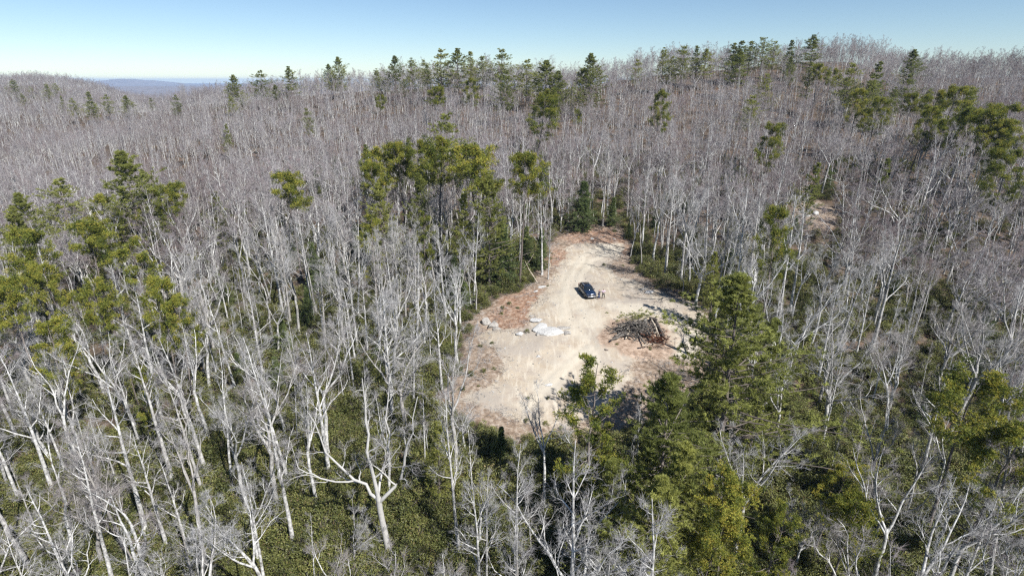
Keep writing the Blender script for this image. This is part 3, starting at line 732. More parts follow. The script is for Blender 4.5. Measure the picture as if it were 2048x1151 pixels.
# ------------------------------------------------------------------ hand placed bare trees: form, base u, v, height, variant, tilt, label
def custom_oak():
    H = 19.0; n = 10; t = np.linspace(0, 1, n)
    P = np.zeros((1, 6, 3)); P[0, :, 2] = np.linspace(-0.3, 7.0, 6); P[0, :, 0] = [0, -0.05, -0.2, -0.35, -0.45, -0.5]
    Rd = np.array([[0.42, 0.33, 0.30, 0.28, 0.27, 0.27]])
    ctrl = [[(-0.5, 0, 6.6), (-1.5, 0.3, 7.8), (-3.0, 0.2, 9.0), (-4.3, 0.0, 11.0), (-5.2, 0.5, 13.5), (-6.0, 0.3, 15.8)],
            [(-0.5, 0, 6.8), (-0.6, 0.2, 9.0), (-0.9, -0.2, 11.5), (-0.6, 0.1, 14.0), (-0.9, 0.2, 17.0), (-0.7, 0, 19.3)],
            [(-0.4, 0, 6.3), (0.9, -0.2, 7.6), (2.0, 0.2, 9.8), (2.3, 0.0, 12.0), (3.3, -0.3, 14.2), (3.6, 0, 17.6)],
            [(-0.5, 0, 6.9), (-0.2, 1.5, 8.6), (0.4, 2.6, 11.0), (0.2, 3.2, 14.0), (0.6, 3.6, 16.5), (0.5, 3.9, 18)],
            [(-2.4, 0.2, 8.6), (-4.0, -0.4, 8.9), (-5.8, -0.6, 9.8), (-7.0, -0.3, 10.0), (-7.6, 0, 11.4), (-8.0, 0.3, 12.6)]]
    r = [0.17, 0.20, 0.19, 0.13, 0.09]
    Ld = np.empty((5, n, 3)); rl = np.empty((5, n))
    g = np.random.default_rng(5)
    for i, c in enumerate(ctrl):
        c = np.array(c); s = np.linspace(0, 1, len(c))
        for k in range(3): Ld[i, :, k] = np.interp(t, s, c[:, k])
        Ld[i, 1:] += g.normal(size=(n - 1, 3)) * 0.14
        rl[i] = r[i] * (1 - 0.82 * t)
    return dict(stem=(P, Rd), limbs=(Ld, rl))
OAK = bare_proto('spread', 99, 17.0, 1.0, leaders=custom_oak()); OAK.parts[0][1].materials[0] = M_OAKBARK
HB = [('oak', 779, 1112, 19, 0, (0, 0), 'big pale oak forking wide low down with crooked white limbs over the bottom shrubs'),
 ('tall', 918, 1108, 17, 1, (0, 0), 'straight bare tree just right of the wide forking oak'),
 ('tall', 590, 1104, 19, 0, (0, -0.04), 'tall white trunk between the wide forking oak and the leaning group on the left'),
 ('fork', 415, 1146, 17, 1, (0, 0), None), ('tall', 337, 1102, 15, 2, (0, -0.06), None), ('tall', 295, 1074, 20, 3, (0, -0.06), 'long pale trunk leaning left in the lower left woods'),
 ('fork', 635, 1014, 14, 2, (0, 0), None), ('slender', 465, 982, 18, 0, (0, -0.08), None), ('spread', 610, 830, 13, 1, (0, 0), None), ('tall', 412, 942, 18, 2, (0, -0.03), None), ('fork', 518, 1136, 14, 3, (0, 0), None),
 ('spread', 708, 1136, 9, 2, (0.1, -0.1), 'short crooked white tree beside the foot of the wide forking oak'), ('tall', 275, 1146, 18, 1, (0, -0.04), None), ('fork', 150, 1120, 17, 0, (0, -0.05), None), ('fork', 60, 1148, 17, 2, (0, 0), None), ('spread', 210, 1140, 18, 0, (0, 0), None),
 ('fork', 1086, 1032, 14, 1, (0, 0), 'twin-stemmed white tree below the front edge of the clearing'), ('slender', 1064, 1125, 9, 1, (0, 0), None), ('spread', 1450, 900, 10, 0, (0, 0), 'bleached crooked bare tree in the dark hollow below the huge white pine'), ('fork', 1535, 926, 14, 2, (0, 0.05), None),
 ('slender', 1457, 957, 10, 2, (0, 0.05), None), ('slender', 1660, 945, 9, 0, (0, 0), None), ('spread', 1773, 832, 16, 2, (0, 0), 'many-stemmed spreading grey tree in the open woods at the right'), ('tall', 1838, 962, 16, 3, (0, 0.05), None), ('slender', 1742, 814, 15, 1, (0, 0), None),
 ('spread', 1391, 610, 17, 1, (0, 0.03), 'tall pale tree with crooked crown at the right rim of the clearing'), ('tall', 635, 640, 17, 1, (0, -0.01), 'straight white trunk with a few top branches, twin of its neighbour, left woods'), ('tall', 627, 634, 17, 2, (0, 0), None),
 ('tall', 1084, 550, 17, 0, (0, 0), 'grey pole tree at the left verge of the track'), ('slender', 1096, 558, 13, 0, (0, 0), None), ('tall', 1040, 530, 18, 3, (0, 0), None), ('tall', 1022, 545, 17, 1, (0, 0), None), ('tall', 928, 545, 20, 2, (0, 0), None), ('fork', 870, 575, 17, 0, (0, 0), None),
 ('tall', 1205, 452, 20, 0, (0, 0), 'white trunk rising from the rusty bank at the head of the track'), ('tall', 1332, 540, 19, 1, (0, 0), None), ('fork', 1306, 522, 17, 2, (0, 0), None), ('tall', 1283, 505, 18, 3, (0, 0), None), ('slender', 1365, 598, 9, 2, (0, 0), None),
 ('spread', 690, 760, 13, 0, (0, -0.03), None), ('tall', 760, 690, 15, 3, (0, -0.05), None), ('fork', 720, 650, 15, 1, (0, 0), None), ('spread', 1160, 1140, 9, 1, (0, 0), None), ('slender', 1360, 900, 12, 0, (0.05, 0), None),
 ('spread', 1500, 780, 12, 2, (0, 0.05), None), ('fork', 1560, 800, 14, 0, (0, 0.06), None), ('fork', 960, 1100, 11, 3, (0, 0), None), ('spread', 930, 905, 9, 1, (0, 0), None), ('spread', 1320, 860, 10, 2, (0, 0), 'whitish leafless crown poking out above the bluish pine beside the brush pile'),
 ('spread', 1590, 1140, 11, 0, (0, 0), None), ('spread', 1740, 1100, 12, 1, (0, 0), None), ('fork', 1860, 1120, 12, 2, (0, 0), None), ('spread', 1960, 1110, 12, 2, (0, 0), None), ('fork', 1810, 1040, 11, 1, (0, 0), None)]
FORM_H0 = 18.0
for f, u, v, h, i, tl, lab in HB:
    x, y, z = hit(u, min(v, 1146))
    if f == 'oak': put(OAK, x, y, h, 19.3, 'oak', rz=0.0, tilt=(0, 0), label=lab); OCC += [(x + a_, y + b_, 3.4) for a_, b_ in ((-3, 0), (3, 0), (0, -3.5), (-1, -7), (1, -7))]
    else: put(BARE[f][i % len(BARE[f])], x, y, h, FORM_H0, f, tilt=(tl[0] + rng.normal() * 0.015, tl[1] + rng.normal() * 0.015), label=lab)
    OCC.append((x, y, 2.2))

# ------------------------------------------------------------------ woodland fill
def vis_grid():
    az = np.linspace(-R(50), R(50), 161); rr = np.concatenate([np.arange(20, 200, 4), np.arange(200, 1300, 8)])
    A, Q = np.meshgrid(az, rr, indexing='ij')
    x, y = Q * np.sin(A), Q * np.cos(A)
    el = (ground_z(x, y, False) + 5.0) / Q
    return az, rr, np.maximum.accumulate(el, axis=1)
_az, _rr, _vis = vis_grid()
def visible(x, y, ztop):
    a = np.arctan2(x, y); r = np.hypot(x, y)
    i = np.clip(np.searchsorted(_az, a), 0, len(_az) - 1); j = np.clip(np.searchsorted(_rr, r) - 2, 0, len(_rr) - 1)
    return ztop / r > _vis[i, j] - 0.002
def scatter(step, r0, r1, azmax=R(48)):
    L = r1 * math.sin(azmax) + 10
    xs = np.arange(-L, L, step); ys = np.arange(18, r1, step)
    X, Y = np.meshgrid(xs, ys); X = X.ravel() + rng.uniform(-0.48, 0.48, X.size) * step; Y = Y.ravel() + rng.uniform(-0.48, 0.48, Y.size) * step
    r = np.hypot(X, Y); a = np.abs(np.arctan2(X, Y))
    k = (r > r0) & (r < r1) & (a < azmax + 6.0 / np.maximum(r, 6))
    return X[k], Y[k]
occ = np.array(OCC)
def free(X, Y, extra=0.0, trees=True):
    k = sdist(X, Y, CLEAR_W) > 0.6 + extra
    k &= sdist(X, Y, OUT_W) > 0.5
    for x, y, r in (occ if trees else ()): k &= np.hypot(X - x, Y - y) > r
    return k
# keep the sight lines onto the clearing open: no tall tree right in front of it
def blocks_clearing(X, Y, H):
    Z = ground_z(X, Y)
    bad = np.zeros(len(X), bool)
    for f in (1.0, 0.8, 0.6):
        zz = Z + H * f; u, v = project(X, Y, zz)
        s = v < np.interp(u, [900, 930, 1050, 1150, 1250, 1290, 1400, 1430], [780, 815, 850, 850, 800, 770, 760, 700])
        bad |= s & (u > 935 - 12) & (u < 1425) & (Y < 83) & (v > 470)
    return bad
fx, fy, fh, ff = [], [], [], []
for step, r0, r1 in ((3.9, 20, 75), (4.0, 75, 170), (4.1, 170, 330), (4.9, 330, 980)):
    X, Y = scatter(step, r0, r1)
    k = free(X, Y); X, Y = X[k], Y[k]
    H = rng.uniform(10.0, 19.0, len(X)) * (1 + 0.35 * vnoise(X, Y, 30, 31))
    H = np.where(Y > 150, 9.0 + (H - 9.5) * 0.60, H); H = np.where(Y < 62, H * 1.14, H)
    H = np.where(rng.random(len(X)) < 0.22, H * 0.62, H)
    Z = ground_z(X, Y)
    k = visible(X, Y, Z + H)
    if r0 < 100: k &= ~blocks_clearing(X, Y, H)
    for f_ in (1.0, 0.7, 0.4):
        u_, v_ = project(X, Y, Z + H * f_); k &= ~((u_ > 1582) & (u_ < 1684) & (v_ > 398) & (v_ < 456) & (Y < OUT_W[:, 1].max()) & (Y > 60))
    # thinner wood in the shrubby foreground
    thin = (np.hypot(X, Y) < 75) & (rng.random(len(X)) < np.where(X > 12, 0.5, 0.12))
    k &= ~thin
    fx.append(X[k]); fy.append(Y[k]); fh.append(H[k]); ff.append(rng.random(k.sum()))
fx, fy, fh, ff = map(np.concatenate, (fx, fy, fh, ff))
# individuals: the nearest ones inside the picture
fz = ground_z(fx, fy); uu, vt = project(fx, fy, fz + fh * 0.9); _, vb = project(fx, fy, fz + fh * 0.3)
inview = (uu > -15) & (uu < 2063) & (vt < 1140) & (fy > 25)
order = np.argsort(np.where(inview, np.hypot(fx, fy), 1e6))
NIND = 300 - len(HB)
ind = order[:NIND]
left = np.ones(len(fx), bool); left[ind] = False
for i in ind:
    f = 'slender' if fh[i] < 11.5 else ('tall' if ff[i] < 0.55 else 'fork' if ff[i] < 0.88 else 'spread')
    lst = BARE[f]; h = fh[i]
    put(lst[int(ff[i] * 997) % len(lst)], fx[i], fy[i], h, FORM_H0, f)

# young evergreens between the trunks
X, Y = scatter(11.0, 40, 190); k = free(X, Y, 0.5); X, Y = X[k], Y[k]
H = rng.uniform(3, 7, len(X)); k = ~blocks_clearing(X, Y, H) & (np.abs(np.arctan2(X, Y)) < R(43)) & (rng.random(len(X)) < 0.42); X, Y, H = X[k], Y[k], H[k]
for x, y, h in zip(X[:110], Y[:110], H[:110]): put(HM[int(h * 10) % 2], x, y, h, 10.0, 'H', w=rng.uniform(0.8, 1.1))

# ------------------------------------------------------------------ masses nobody could count, as instanced stuff
def stuff_object(name, meshes, P, rot, scl, idx, label, cat):
    me = bpy.data.meshes.new(name); me.vertices.add(len(P)); me.vertices.foreach_set('co', np.asarray(P, np.float32).ravel())
    a = me.attributes.new('rot', 'FLOAT_VECTOR', 'POINT'); a.data.foreach_set('vector', np.asarray(rot, np.float32).ravel())
    a = me.attributes.new('scl', 'FLOAT_VECTOR', 'POINT'); a.data.foreach_set('vector', np.asarray(scl, np.float32).ravel())
    a = me.attributes.new('vi', 'INT', 'POINT'); a.data.foreach_set('value', np.asarray(idx, np.int32))
    o = mobj(name, me)
    g = bpy.data.node_groups.new(name + '_nodes', 'GeometryNodeTree')
    g.interface.new_socket('Geometry', in_out='INPUT', socket_type='NodeSocketGeometry'); g.interface.new_socket('Geometry', in_out='OUTPUT', socket_type='NodeSocketGeometry')
    gi = g.nodes.new('NodeGroupInput'); go = g.nodes.new('NodeGroupOutput')
    g2i = g.nodes.new('GeometryNodeGeometryToInstance')
    for m in meshes:
        src = bpy.data.objects.new(name + '_source', m)      # not linked to the scene: only its mesh is read
        oi = g.nodes.new('GeometryNodeObjectInfo'); oi.inputs['Object'].default_value = src; oi.inputs['As Instance'].default_value = False
        g.links.new(oi.outputs['Geometry'], g2i.inputs[0])
    iop = g.nodes.new('GeometryNodeInstanceOnPoints'); iop.inputs['Pick Instance'].default_value = True
    def na(nm, typ):
        n = g.nodes.new('GeometryNodeInputNamedAttribute'); n.data_type = typ; n.inputs['Name'].default_value = nm
        return [s for s in n.outputs if s.enabled and s.name == 'Attribute'][0]
    e2r = g.nodes.new('FunctionNodeEulerToRotation')
    g.links.new(na('rot', 'FLOAT_VECTOR'), e2r.inputs[0]); g.links.new(e2r.outputs[0], iop.inputs['Rotation'])
    g.links.new(na('scl', 'FLOAT_VECTOR'), iop.inputs['Scale']); g.links.new(na('vi', 'INT'), iop.inputs['Instance Index'])
    g.links.new(gi.outputs[0], iop.inputs['Points']); g.links.new(g2i.outputs[0], iop.inputs['Instance']); g.links.new(iop.outputs[0], go.inputs[0])
    md = o.modifiers.new('instances', 'NODES'); md.node_group = g
    tag(o, label, cat, kind='stuff')
    return o
FAR = []
for f, s, H in (('tall', 51, 18), ('fork', 52, 18), ('fork', 53, 18), ('fork', 54, 18), ('spread', 55, 18), ('tall', 56, 18), ('spread', 57, 18), ('fork', 58, 18)):
    a, c = bare_tree(H, f, 0.85, s, far=True)
    A = Acc(); A.extend(a, 0); A.extend(c, 1)
    FAR.append(A.mesh('far_bare_tree', [M_BARK, M_TWIGFAR]))
k = left & ((uu > -260) & (uu < 2320))
n = int(k.sum())
print('far bare trees', n)
stuff_object('bare_woodland', FAR, np.c_[fx[k], fy[k], fz[k]], np.c_[rng.normal(size=n) * 0.04, rng.normal(size=n) * 0.04, rng.uniform(0, 6.28, n)],
             np.c_[fh[k], fh[k], fh[k]] / 18.0 * np.c_[rng.uniform(0.75, 1.3, n), rng.uniform(0.75, 1.3, n), rng.uniform(0.85, 1.12, n)], rng.integers(0, len(FAR), n),
             'grey leafless woodland covering the far hillsides up to the skyline', 'woods')
# shrub layer
SHM = []
for i, (r_, h_, nl) in enumerate(((1.5, 1.9, 1500), (1.3, 2.4, 1500), (1.9, 1.6, 1700), (1.1, 1.3, 1100))):
    a, c = shrub(r_, h_, 40 + i, nl, 0.20)
    A = Acc(); A.extend(a, 0); A.extend(c, 1); SHM.append(A.mesh('shrub_mound', [M_PBARK, M_SHRUB]))
X, Y = scatter(1.6, 24, 200); X2_, Y2_ = scatter(1.5, 22, 72); X, Y = np.r_[X, X2_], np.r_[Y, Y2_]; k = free(X, Y, -0.3, False)
w = vnoise(X, Y, 14, 20) + 0.6 * vnoise(X, Y, 5, 21)
u_, v_ = project(X, Y, ground_z(X, Y) + 1)
dens = np.interp(np.hypot(X, Y), [30, 70, 100, 130, 200], [1.3, 1.15, 0.75, 0.35, 0.12]) + 0.9 * w
dens += 0.45 * (sdist(X, Y, CLEAR_W) < 4) * (v_ > 520)
k &= rng.random(len(X)) < dens
X, Y = X[k], Y[k]; n = len(X); print('shrubs', n)
s = rng.uniform(0.45, 1.3, n)
cd = sdist(X, Y, CLEAR_W); s = np.where(cd < 1.6, s * 0.6, s)
stuff_object('undergrowth', SHM, np.c_[X, Y, ground_z(X, Y) - 0.05], np.c_[rng.normal(size=n) * 0.06, rng.normal(size=n) * 0.06, rng.uniform(0, 6.28, n)], np.c_[s, s, s * rng.uniform(0.75, 1.3, n)], rng.integers(0, 4, n),
             'green evergreen shrub layer covering the ground under the bare trees', 'undergrowth')

# ------------------------------------------------------------------ mesh code for the small things
import bmesh
def plain(name, color, rough=0.6, metal=0.0, spec=0.5, var=0.12, scale=6.0):
    m, nt, b = new_mat(name)
    f = noise(nt, coords(nt), scale, 3)
    lo = tuple(c * (1 - var) for c in color); hi = tuple(min(1, c * (1 + var)) for c in color)
    nt.links.new(ramp(nt, f, [(0.35, lo), (0.65, hi)]), b.inputs['Base Color'])
    b.inputs['Roughness'].default_value = rough; b.inputs['Metallic'].default_value = metal; b.inputs['Specular IOR Level'].default_value = spec
    return m
M_PAINT = plain('navy_paint', (0.010, 0.022, 0.055), 0.16, 0.3, 0.6, 0.05); M_PAINT.node_tree.nodes['Principled BSDF'].inputs['Coat Weight'].default_value = 1.0
M_GLASS = plain('dark_window_glass', (0.012, 0.016, 0.02), 0.05, 0.0, 0.7, 0.05)
M_TYRE = plain('tyre_rubber', (0.02, 0.02, 0.02), 0.85); M_RIM = plain('silver_alloy', (0.5, 0.5, 0.52), 0.3, 0.9)
M_TRIM = plain('black_trim', (0.02, 0.02, 0.022), 0.5); M_CHROME = plain('bright_silver', (0.85, 0.85, 0.86), 0.28, 0.6); M_LAMP = plain('lamp_lens', (0.75, 0.78, 0.82), 0.1, 0.1, 0.8)
M_RED = plain('red_lens', (0.35, 0.01, 0.01), 0.2)
def bm_obj(name, bm, mat, parent=None, smooth=True, loc=None):
    me = bpy.data.meshes.new(name); bmesh.ops.recalc_face_normals(bm, faces=bm.faces); bm.to_mesh(me); bm.free(); me.materials.append(mat)
    if smooth: me.polygons.foreach_set('use_smooth', [True] * len(me.polygons))
    o = mobj(name, me, parent, loc); return o
def loft(rings, closed=True, caps=True):
    bm = bmesh.new(); vs = [[bm.verts.new(p) for p in r] for r in rings]; n = len(rings[0])
    for a, b in zip(vs[:-1], vs[1:]):
        for j in range(n if closed else n - 1): bm.faces.new((a[j], a[(j + 1) % n], b[(j + 1) % n], b[j]))
    if caps: bm.faces.new(vs[0]); bm.faces.new(list(reversed(vs[-1])))
    return bm
def box_bm(sx, sy, sz, c=(0, 0, 0), bev=0.01):
    bm = bmesh.new(); bmesh.ops.create_cube(bm, size=1)
    bmesh.ops.scale(bm, vec=(sx, sy, sz), verts=bm.verts); bmesh.ops.translate(bm, vec=c, verts=bm.verts)
    if bev: bmesh.ops.bevel(bm, geom=bm.edges[:], offset=bev, segments=2, affect='EDGES')
    return bm
def cyl_bm(r, w, seg=28, bev=0.03):
    bm = bmesh.new(); bmesh.ops.create_cone(bm, cap_ends=True, segments=seg, radius1=r, radius2=r, depth=w)
    bmesh.ops.bevel(bm, geom=[e for e in bm.edges if len(e.link_faces) == 2 and any(len(f.verts) > 4 for f in e.link_faces)], offset=bev, segments=2, affect='EDGES')
    bmesh.ops.rotate(bm, cent=(0, 0, 0), matrix=Matrix.Rotation(math.pi / 2, 3, 'Y'), verts=bm.verts); return bm
def gz1(x, y): return float(ground_z(np.array([x]), np.array([y]))[0]) - 0.12

# car: front towards -Y in its own space, length 4.7, width 1.9, height 1.66
def car(loc, rz):
    c = empty('parked_car', loc, rz)
    tag(c, 'dark navy blue estate SUV parked on the sandy clearing beside two people', 'car')
    def sec(y, w, z0, z1, bulge=0.04):   # one lower body cross section
        h = w / 2
        return [(-h + 0.08, y, z0), (h - 0.08, y, z0), (h, y, z0 + 0.12), (h + bulge, y, (z0 + z1) / 2), (h - 0.02, y, z1 - 0.10), (h - 0.14, y, z1), (0, y, z1 + 0.035), (-h + 0.14, y, z1), (-h + 0.02, y, z1 - 0.10), (-h - bulge, y, (z0 + z1) / 2), (-h, y, z0 + 0.12)]
    S = [(-2.36, 1.30, 0.42, 0.74), (-2.32, 1.56, 0.34, 0.84), (-2.16, 1.74, 0.28, 0.93), (-1.7, 1.82, 0.26, 1.0), (-1.1, 1.84, 0.25, 1.05), (-0.8, 1.84, 0.25, 1.08), (0.4, 1.84, 0.25, 1.10), (1.4, 1.84, 0.26, 1.12), (2.0, 1.80, 0.30, 1.10), (2.25, 1.70, 0.36, 1.04), (2.34, 1.5, 0.42, 0.92)]
    body = bm_obj('body', loft([sec(*s) for s in S]), M_PAINT, c)
    # greenhouse: dark glass volume with a painted roof skin and pillars
    def gs(y, wb, wt, zb, zt): return [(-wb / 2, y, zb), (wb / 2, y, zb), (wt / 2 + 0.04, y, zt - 0.12), (wt / 2 - 0.06, y, zt), (-wt / 2 + 0.06, y, zt), (-wt / 2 - 0.04, y, zt - 0.12)]
    G = [(-1.05, 1.60, 1.50, 1.02, 1.14), (-0.32, 1.64, 1.34, 1.06, 1.56), (-0.1, 1.66, 1.30, 1.06, 1.62), (0.9, 1.66, 1.28, 1.06, 1.64), (1.6, 1.64, 1.24, 1.06, 1.58), (2.02, 1.58, 1.20, 1.06, 1.40), (2.16, 1.54, 1.3, 1.04, 1.16)]
    gh = bm_obj('windows', loft([gs(*s) for s in G]), M_GLASS, c)
    rb = loft([[(-w / 2, y, z), (w / 2, y, z), (w / 2 - 0.1, y, z + 0.035), (-w / 2 + 0.1, y, z + 0.035)] for y, w, z in ((-0.30, 1.24, 1.565), (0.0, 1.24, 1.625), (0.9, 1.22, 1.645), (1.6, 1.18, 1.585), (1.98, 1.12, 1.43))])
    roof = bm_obj('roof', rb, M_PAINT, c)
    bm_obj('sunroof', box_bm(0.86, 0.9, 0.02, (0, 0.42, 1.678), 0.008), M_GLASS, roof)
    for s in (-1, 1): bm_obj('roof_rail', box_bm(0.04, 1.9, 0.05, (s * 0.60, 0.75, 1.70), 0.012), M_CHROME, roof)
    for s in (-1, 1):
        for y0, z0, y1, z1 in ((-1.02, 1.10, -0.30, 1.58), (0.36, 1.08, 0.40, 1.62), (1.28, 1.08, 1.30, 1.60), (2.08, 1.10, 1.92, 1.46)):
            a = np.array([[[s * 0.805, y0, z0], [s * 0.77, (y0 + y1) / 2, (z0 + z1) / 2], [s * 0.66, y1, z1]]]); A = Acc(); tubes(A, a, np.full((1, 3), 0.035), 5)
            mobj('pillar', A.mesh('pillar', [M_PAINT], True), c)
    for s in (-1, 1):
        for y in (-1.42, 1.46):
            arch = bm_obj('wheel_arch', cyl_bm(0.43, 0.10, 28, 0.02), M_TRIM, c, loc=(s * 0.89, y, 0.37))
            w = bm_obj('wheel', cyl_bm(0.35, 0.24, 30, 0.05), M_TYRE, c, loc=(s * 0.86, y, 0.35))
            rm = bm_obj('rim', cyl_bm(0.235, 0.03, 24, 0.008), M_RIM, w, loc=(s * 0.115, 0, 0))
            for k in range(5):
                sp = bm_obj('spoke', box_bm(0.02, 0.05, 0.2, (0, 0, 0.11), 0.008), M_TRIM, w, loc=(s * 0.132, 0, 0)); sp.rotation_euler = (k * 1.2566 + 0.6, 0, 0)
    for s in (-1, 1):
        h = bm_obj('headlight', box_bm(0.36, 0.20, 0.12, (0, 0, 0), 0.03), M_LAMP, c, loc=(s * 0.64, -2.20, 0.80)); h.rotation_euler = (0.25, 0, s * 0.38)
        m_ = bm_obj('wing_mirror', box_bm(0.22, 0.10, 0.14, (0, 0, 0), 0.03), M_PAINT, c, loc=(s * 1.03, -0.72, 1.12))
        bm_obj('taillight', box_bm(0.10, 0.08, 0.5, (0, 0, 0), 0.02), M_RED, c, loc=(s * 0.76, 2.24, 0.98))
        for y in (-0.05, 0.95): bm_obj('door_handle', box_bm(0.03, 0.18, 0.03, (s * 0.955, y, 0.90), 0.008), M_CHROME, c)
        bm_obj('sill_panel', box_bm(0.06, 2.0, 0.10, (s * 0.93, 0.02, 0.30), 0.02), M_TRIM, c)
        bm_obj('side_moulding', box_bm(0.03, 1.9, 0.06, (s * 0.965, 0.05, 0.52), 0.01), M_CHROME, c)
    g = bm_obj('grille', box_bm(0.78, 0.05, 0.26, (0, -2.36, 0.64), 0.02), M_TRIM, c)
    bm_obj('badge', cyl_bm(0.06, 0.02, 16, 0.004), M_CHROME, g, loc=(0, -2.40, 0.66)).rotation_euler = (0, 0, math.pi / 2)
    bm_obj('grille_trim', box_bm(0.82, 0.03, 0.03, (0, -2.375, 0.79), 0.008), M_CHROME, g)
    bm_obj('bumper', loft([[(-w / 2, y, 0.30), (w / 2, y, 0.30), (w / 2, y, 0.50), (-w / 2, y, 0.50)] for y, w in ((-2.42, 1.20), (-2.36, 1.52), (-2.12, 1.78))]), M_TRIM, c)
    bm_obj('skid_plate', box_bm(1.35, 0.10, 0.13, (0, -2.43, 0.42), 0.03), M_CHROME, c)
    bm_obj('hood_crease', box_bm(0.02, 1.0, 0.012, (0.0, -1.6, 1.03), 0.004), M_PAINT, body)
    return c
cx, cy, _ = hit(1174, 588)
CARZ = np.mean([gz1(cx + a, cy + b) for a in (-0.9, 0.9) for b in (-1.4, 1.4)])
car((cx, cy + 0.2, CARZ + 0.03), R(12))

# people
M_SKIN = plain('skin', (0.42, 0.25, 0.18), 0.6, 0, 0.3, 0.05)
def skin_mesh(name, joints, links, mat, parent, sub=1):
    """one continuous skinned surface grown over named joints {name: (co, rx, ry)}"""
    me = bpy.data.meshes.new(name); ks = list(joints); ix = {k: i for i, k in enumerate(ks)}
    me.from_pydata([joints[k][0] for k in ks], [(ix[a], ix[b]) for a, b in links], []); me.materials.append(mat)
    o = mobj(name, me, parent)
    md = o.modifiers.new('skin', 'SKIN'); md.use_smooth_shade = True; md.branch_smoothing = 0.3
    for i, k in enumerate(ks):
        sv = me.skin_vertices[0].data[i]; r = joints[k][1]; sv.radius = r if hasattr(r, '__len__') else (r, r); sv.use_root = (i == 0)
    s = o.modifiers.new('smooth', 'SUBSURF'); s.levels = sub; s.render_levels = sub
    return o
def person(loc, rz, label, top, trousers, hair, pose, cap=None):
    p = empty('person', loc, rz); tag(p, label, 'person', 'people standing beside the car')
    J = {'pelvis': ((0, 0, 0.95), (0.15, 0.10)), 'waist': ((0, 0, 1.10), (0.13, 0.10)), 'chest': ((0, 0.01, 1.30), (0.16, 0.11)), 'neckb': ((0, 0, 1.46), (0.075, 0.065)), 'neck': ((0, -0.01, 1.53), (0.055, 0.055)),
         'head': ((0, -0.02, 1.62), (0.075, 0.09)), 'crown': ((0, -0.01, 1.71), (0.06, 0.075)), 'nose': ((0, -0.115, 1.625), 0.013)}
    L = [('pelvis', 'waist'), ('waist', 'chest'), ('chest', 'neckb'), ('neckb', 'neck'), ('neck', 'head'), ('head', 'crown'), ('head', 'nose')]
    for s, n in ((-1, 'l'), (1, 'r')):
        hip = (s * 0.10, 0, 0.90); kn = (s * 0.14 + pose['legs'][0 if s < 0 else 1][0] * 0.5, -0.03, 0.49); an = (s * 0.15 + pose['legs'][0 if s < 0 else 1][0], 0.02 + pose['legs'][0 if s < 0 else 1][1], 0.09)
        toe = (an[0] + s * 0.03, an[1] - 0.18, 0.04)
        el, wr = pose['arms'][0 if s < 0 else 1]
        J.update({n + 'hip': (hip, (0.095, 0.10)), n + 'kn': (kn, 0.062), n + 'an': (an, 0.045), n + 'toe': (toe, (0.045, 0.03)), n + 'sh': ((s * 0.20, 0.01, 1.42), 0.06), n + 'el': (el, 0.043), n + 'wr': (wr, 0.028)})
        L += [('pelvis', n + 'hip'), (n + 'hip', n + 'kn'), (n + 'kn', n + 'an'), (n + 'an', n + 'toe'), ('chest', n + 'sh'), (n + 'sh', n + 'el'), (n + 'el', n + 'wr')]
        e = Vector(el); w = Vector(wr); d = (w - e).normalized(); side = d.cross(Vector((0, 0, 1)))
        side = side.normalized() if side.length > 0.1 else Vector((1, 0, 0))
        palm = w + d * 0.07
        J[n + 'palm'] = (tuple(palm), (0.036, 0.02)); L.append((n + 'wr', n + 'palm'))
        dn = d.cross(side)
        for f in range(4):
            a = palm + side * (f - 1.5) * 0.022 + d * 0.035; b = a + (d * 0.8 - dn * 0.5).normalized() * (0.055, 0.065, 0.06, 0.048)[f]
            J[n + 'f%d' % f] = (tuple(a), 0.009); J[n + 'g%d' % f] = (tuple(b), 0.008); L += [(n + 'palm', n + 'f%d' % f), (n + 'f%d' % f, n + 'g%d' % f)]
        a = w + d * 0.03 - side * 0.035; b = a + (d - side * 0.6).normalized() * 0.05
        J[n + 'th'] = (tuple(a), 0.011); J[n + 'ti'] = (tuple(b), 0.009); L += [(n + 'wr', n + 'th'), (n + 'th', n + 'ti')]
    skin_mesh('body', J, L, M_SKIN, p)
    sh = {'chest': (J['chest'][0], (0.185, 0.13)), 'waist': (J['waist'][0], (0.155, 0.125)), 'hem': ((0, 0, 0.93), (0.17, 0.13)), 'neckb': ((0, 0, 1.45), (0.085, 0.08))}
    Ls = [('chest', 'waist'), ('waist', 'hem'), ('chest', 'neckb')]
    for n, s in (('l', -1), ('r', 1)):
        e = Vector(J[n + 'el'][0]); w = Vector(J[n + 'wr'][0])
        sh[n + 'sh'] = (J[n + 'sh'][0], 0.078); sh[n + 'el'] = (tuple(e), 0.058); sh[n + 'cu'] = (tuple(e.lerp(w, pose['sleeve'])), 0.045)
        Ls += [('chest', n + 'sh'), (n + 'sh', n + 'el'), (n + 'el', n + 'cu')]
    skin_mesh('shirt', sh, Ls, top, p)
    tj = {'pelvis': ((0, 0, 0.93), (0.162, 0.12))}; Lt = []
    for n in 'lr':
        tj[n + 'hip'] = (J[n + 'hip'][0], (0.108, 0.112)); tj[n + 'kn'] = (J[n + 'kn'][0], 0.078); a = Vector(J[n + 'an'][0]); tj[n + 'cu'] = ((a.x, a.y, 0.11), 0.064)
        Lt += [('pelvis', n + 'hip'), (n + 'hip', n + 'kn'), (n + 'kn', n + 'cu')]
        sj = {'heel': ((a.x, a.y + 0.03, 0.05), (0.05, 0.045)), 'ball': ((a.x, a.y - 0.13, 0.04), (0.05, 0.035)), 'tip': ((a.x, a.y - 0.2, 0.035), (0.035, 0.025))}
        skin_mesh('shoe', sj, [('heel', 'ball'), ('ball', 'tip')], M_TRIM, p)
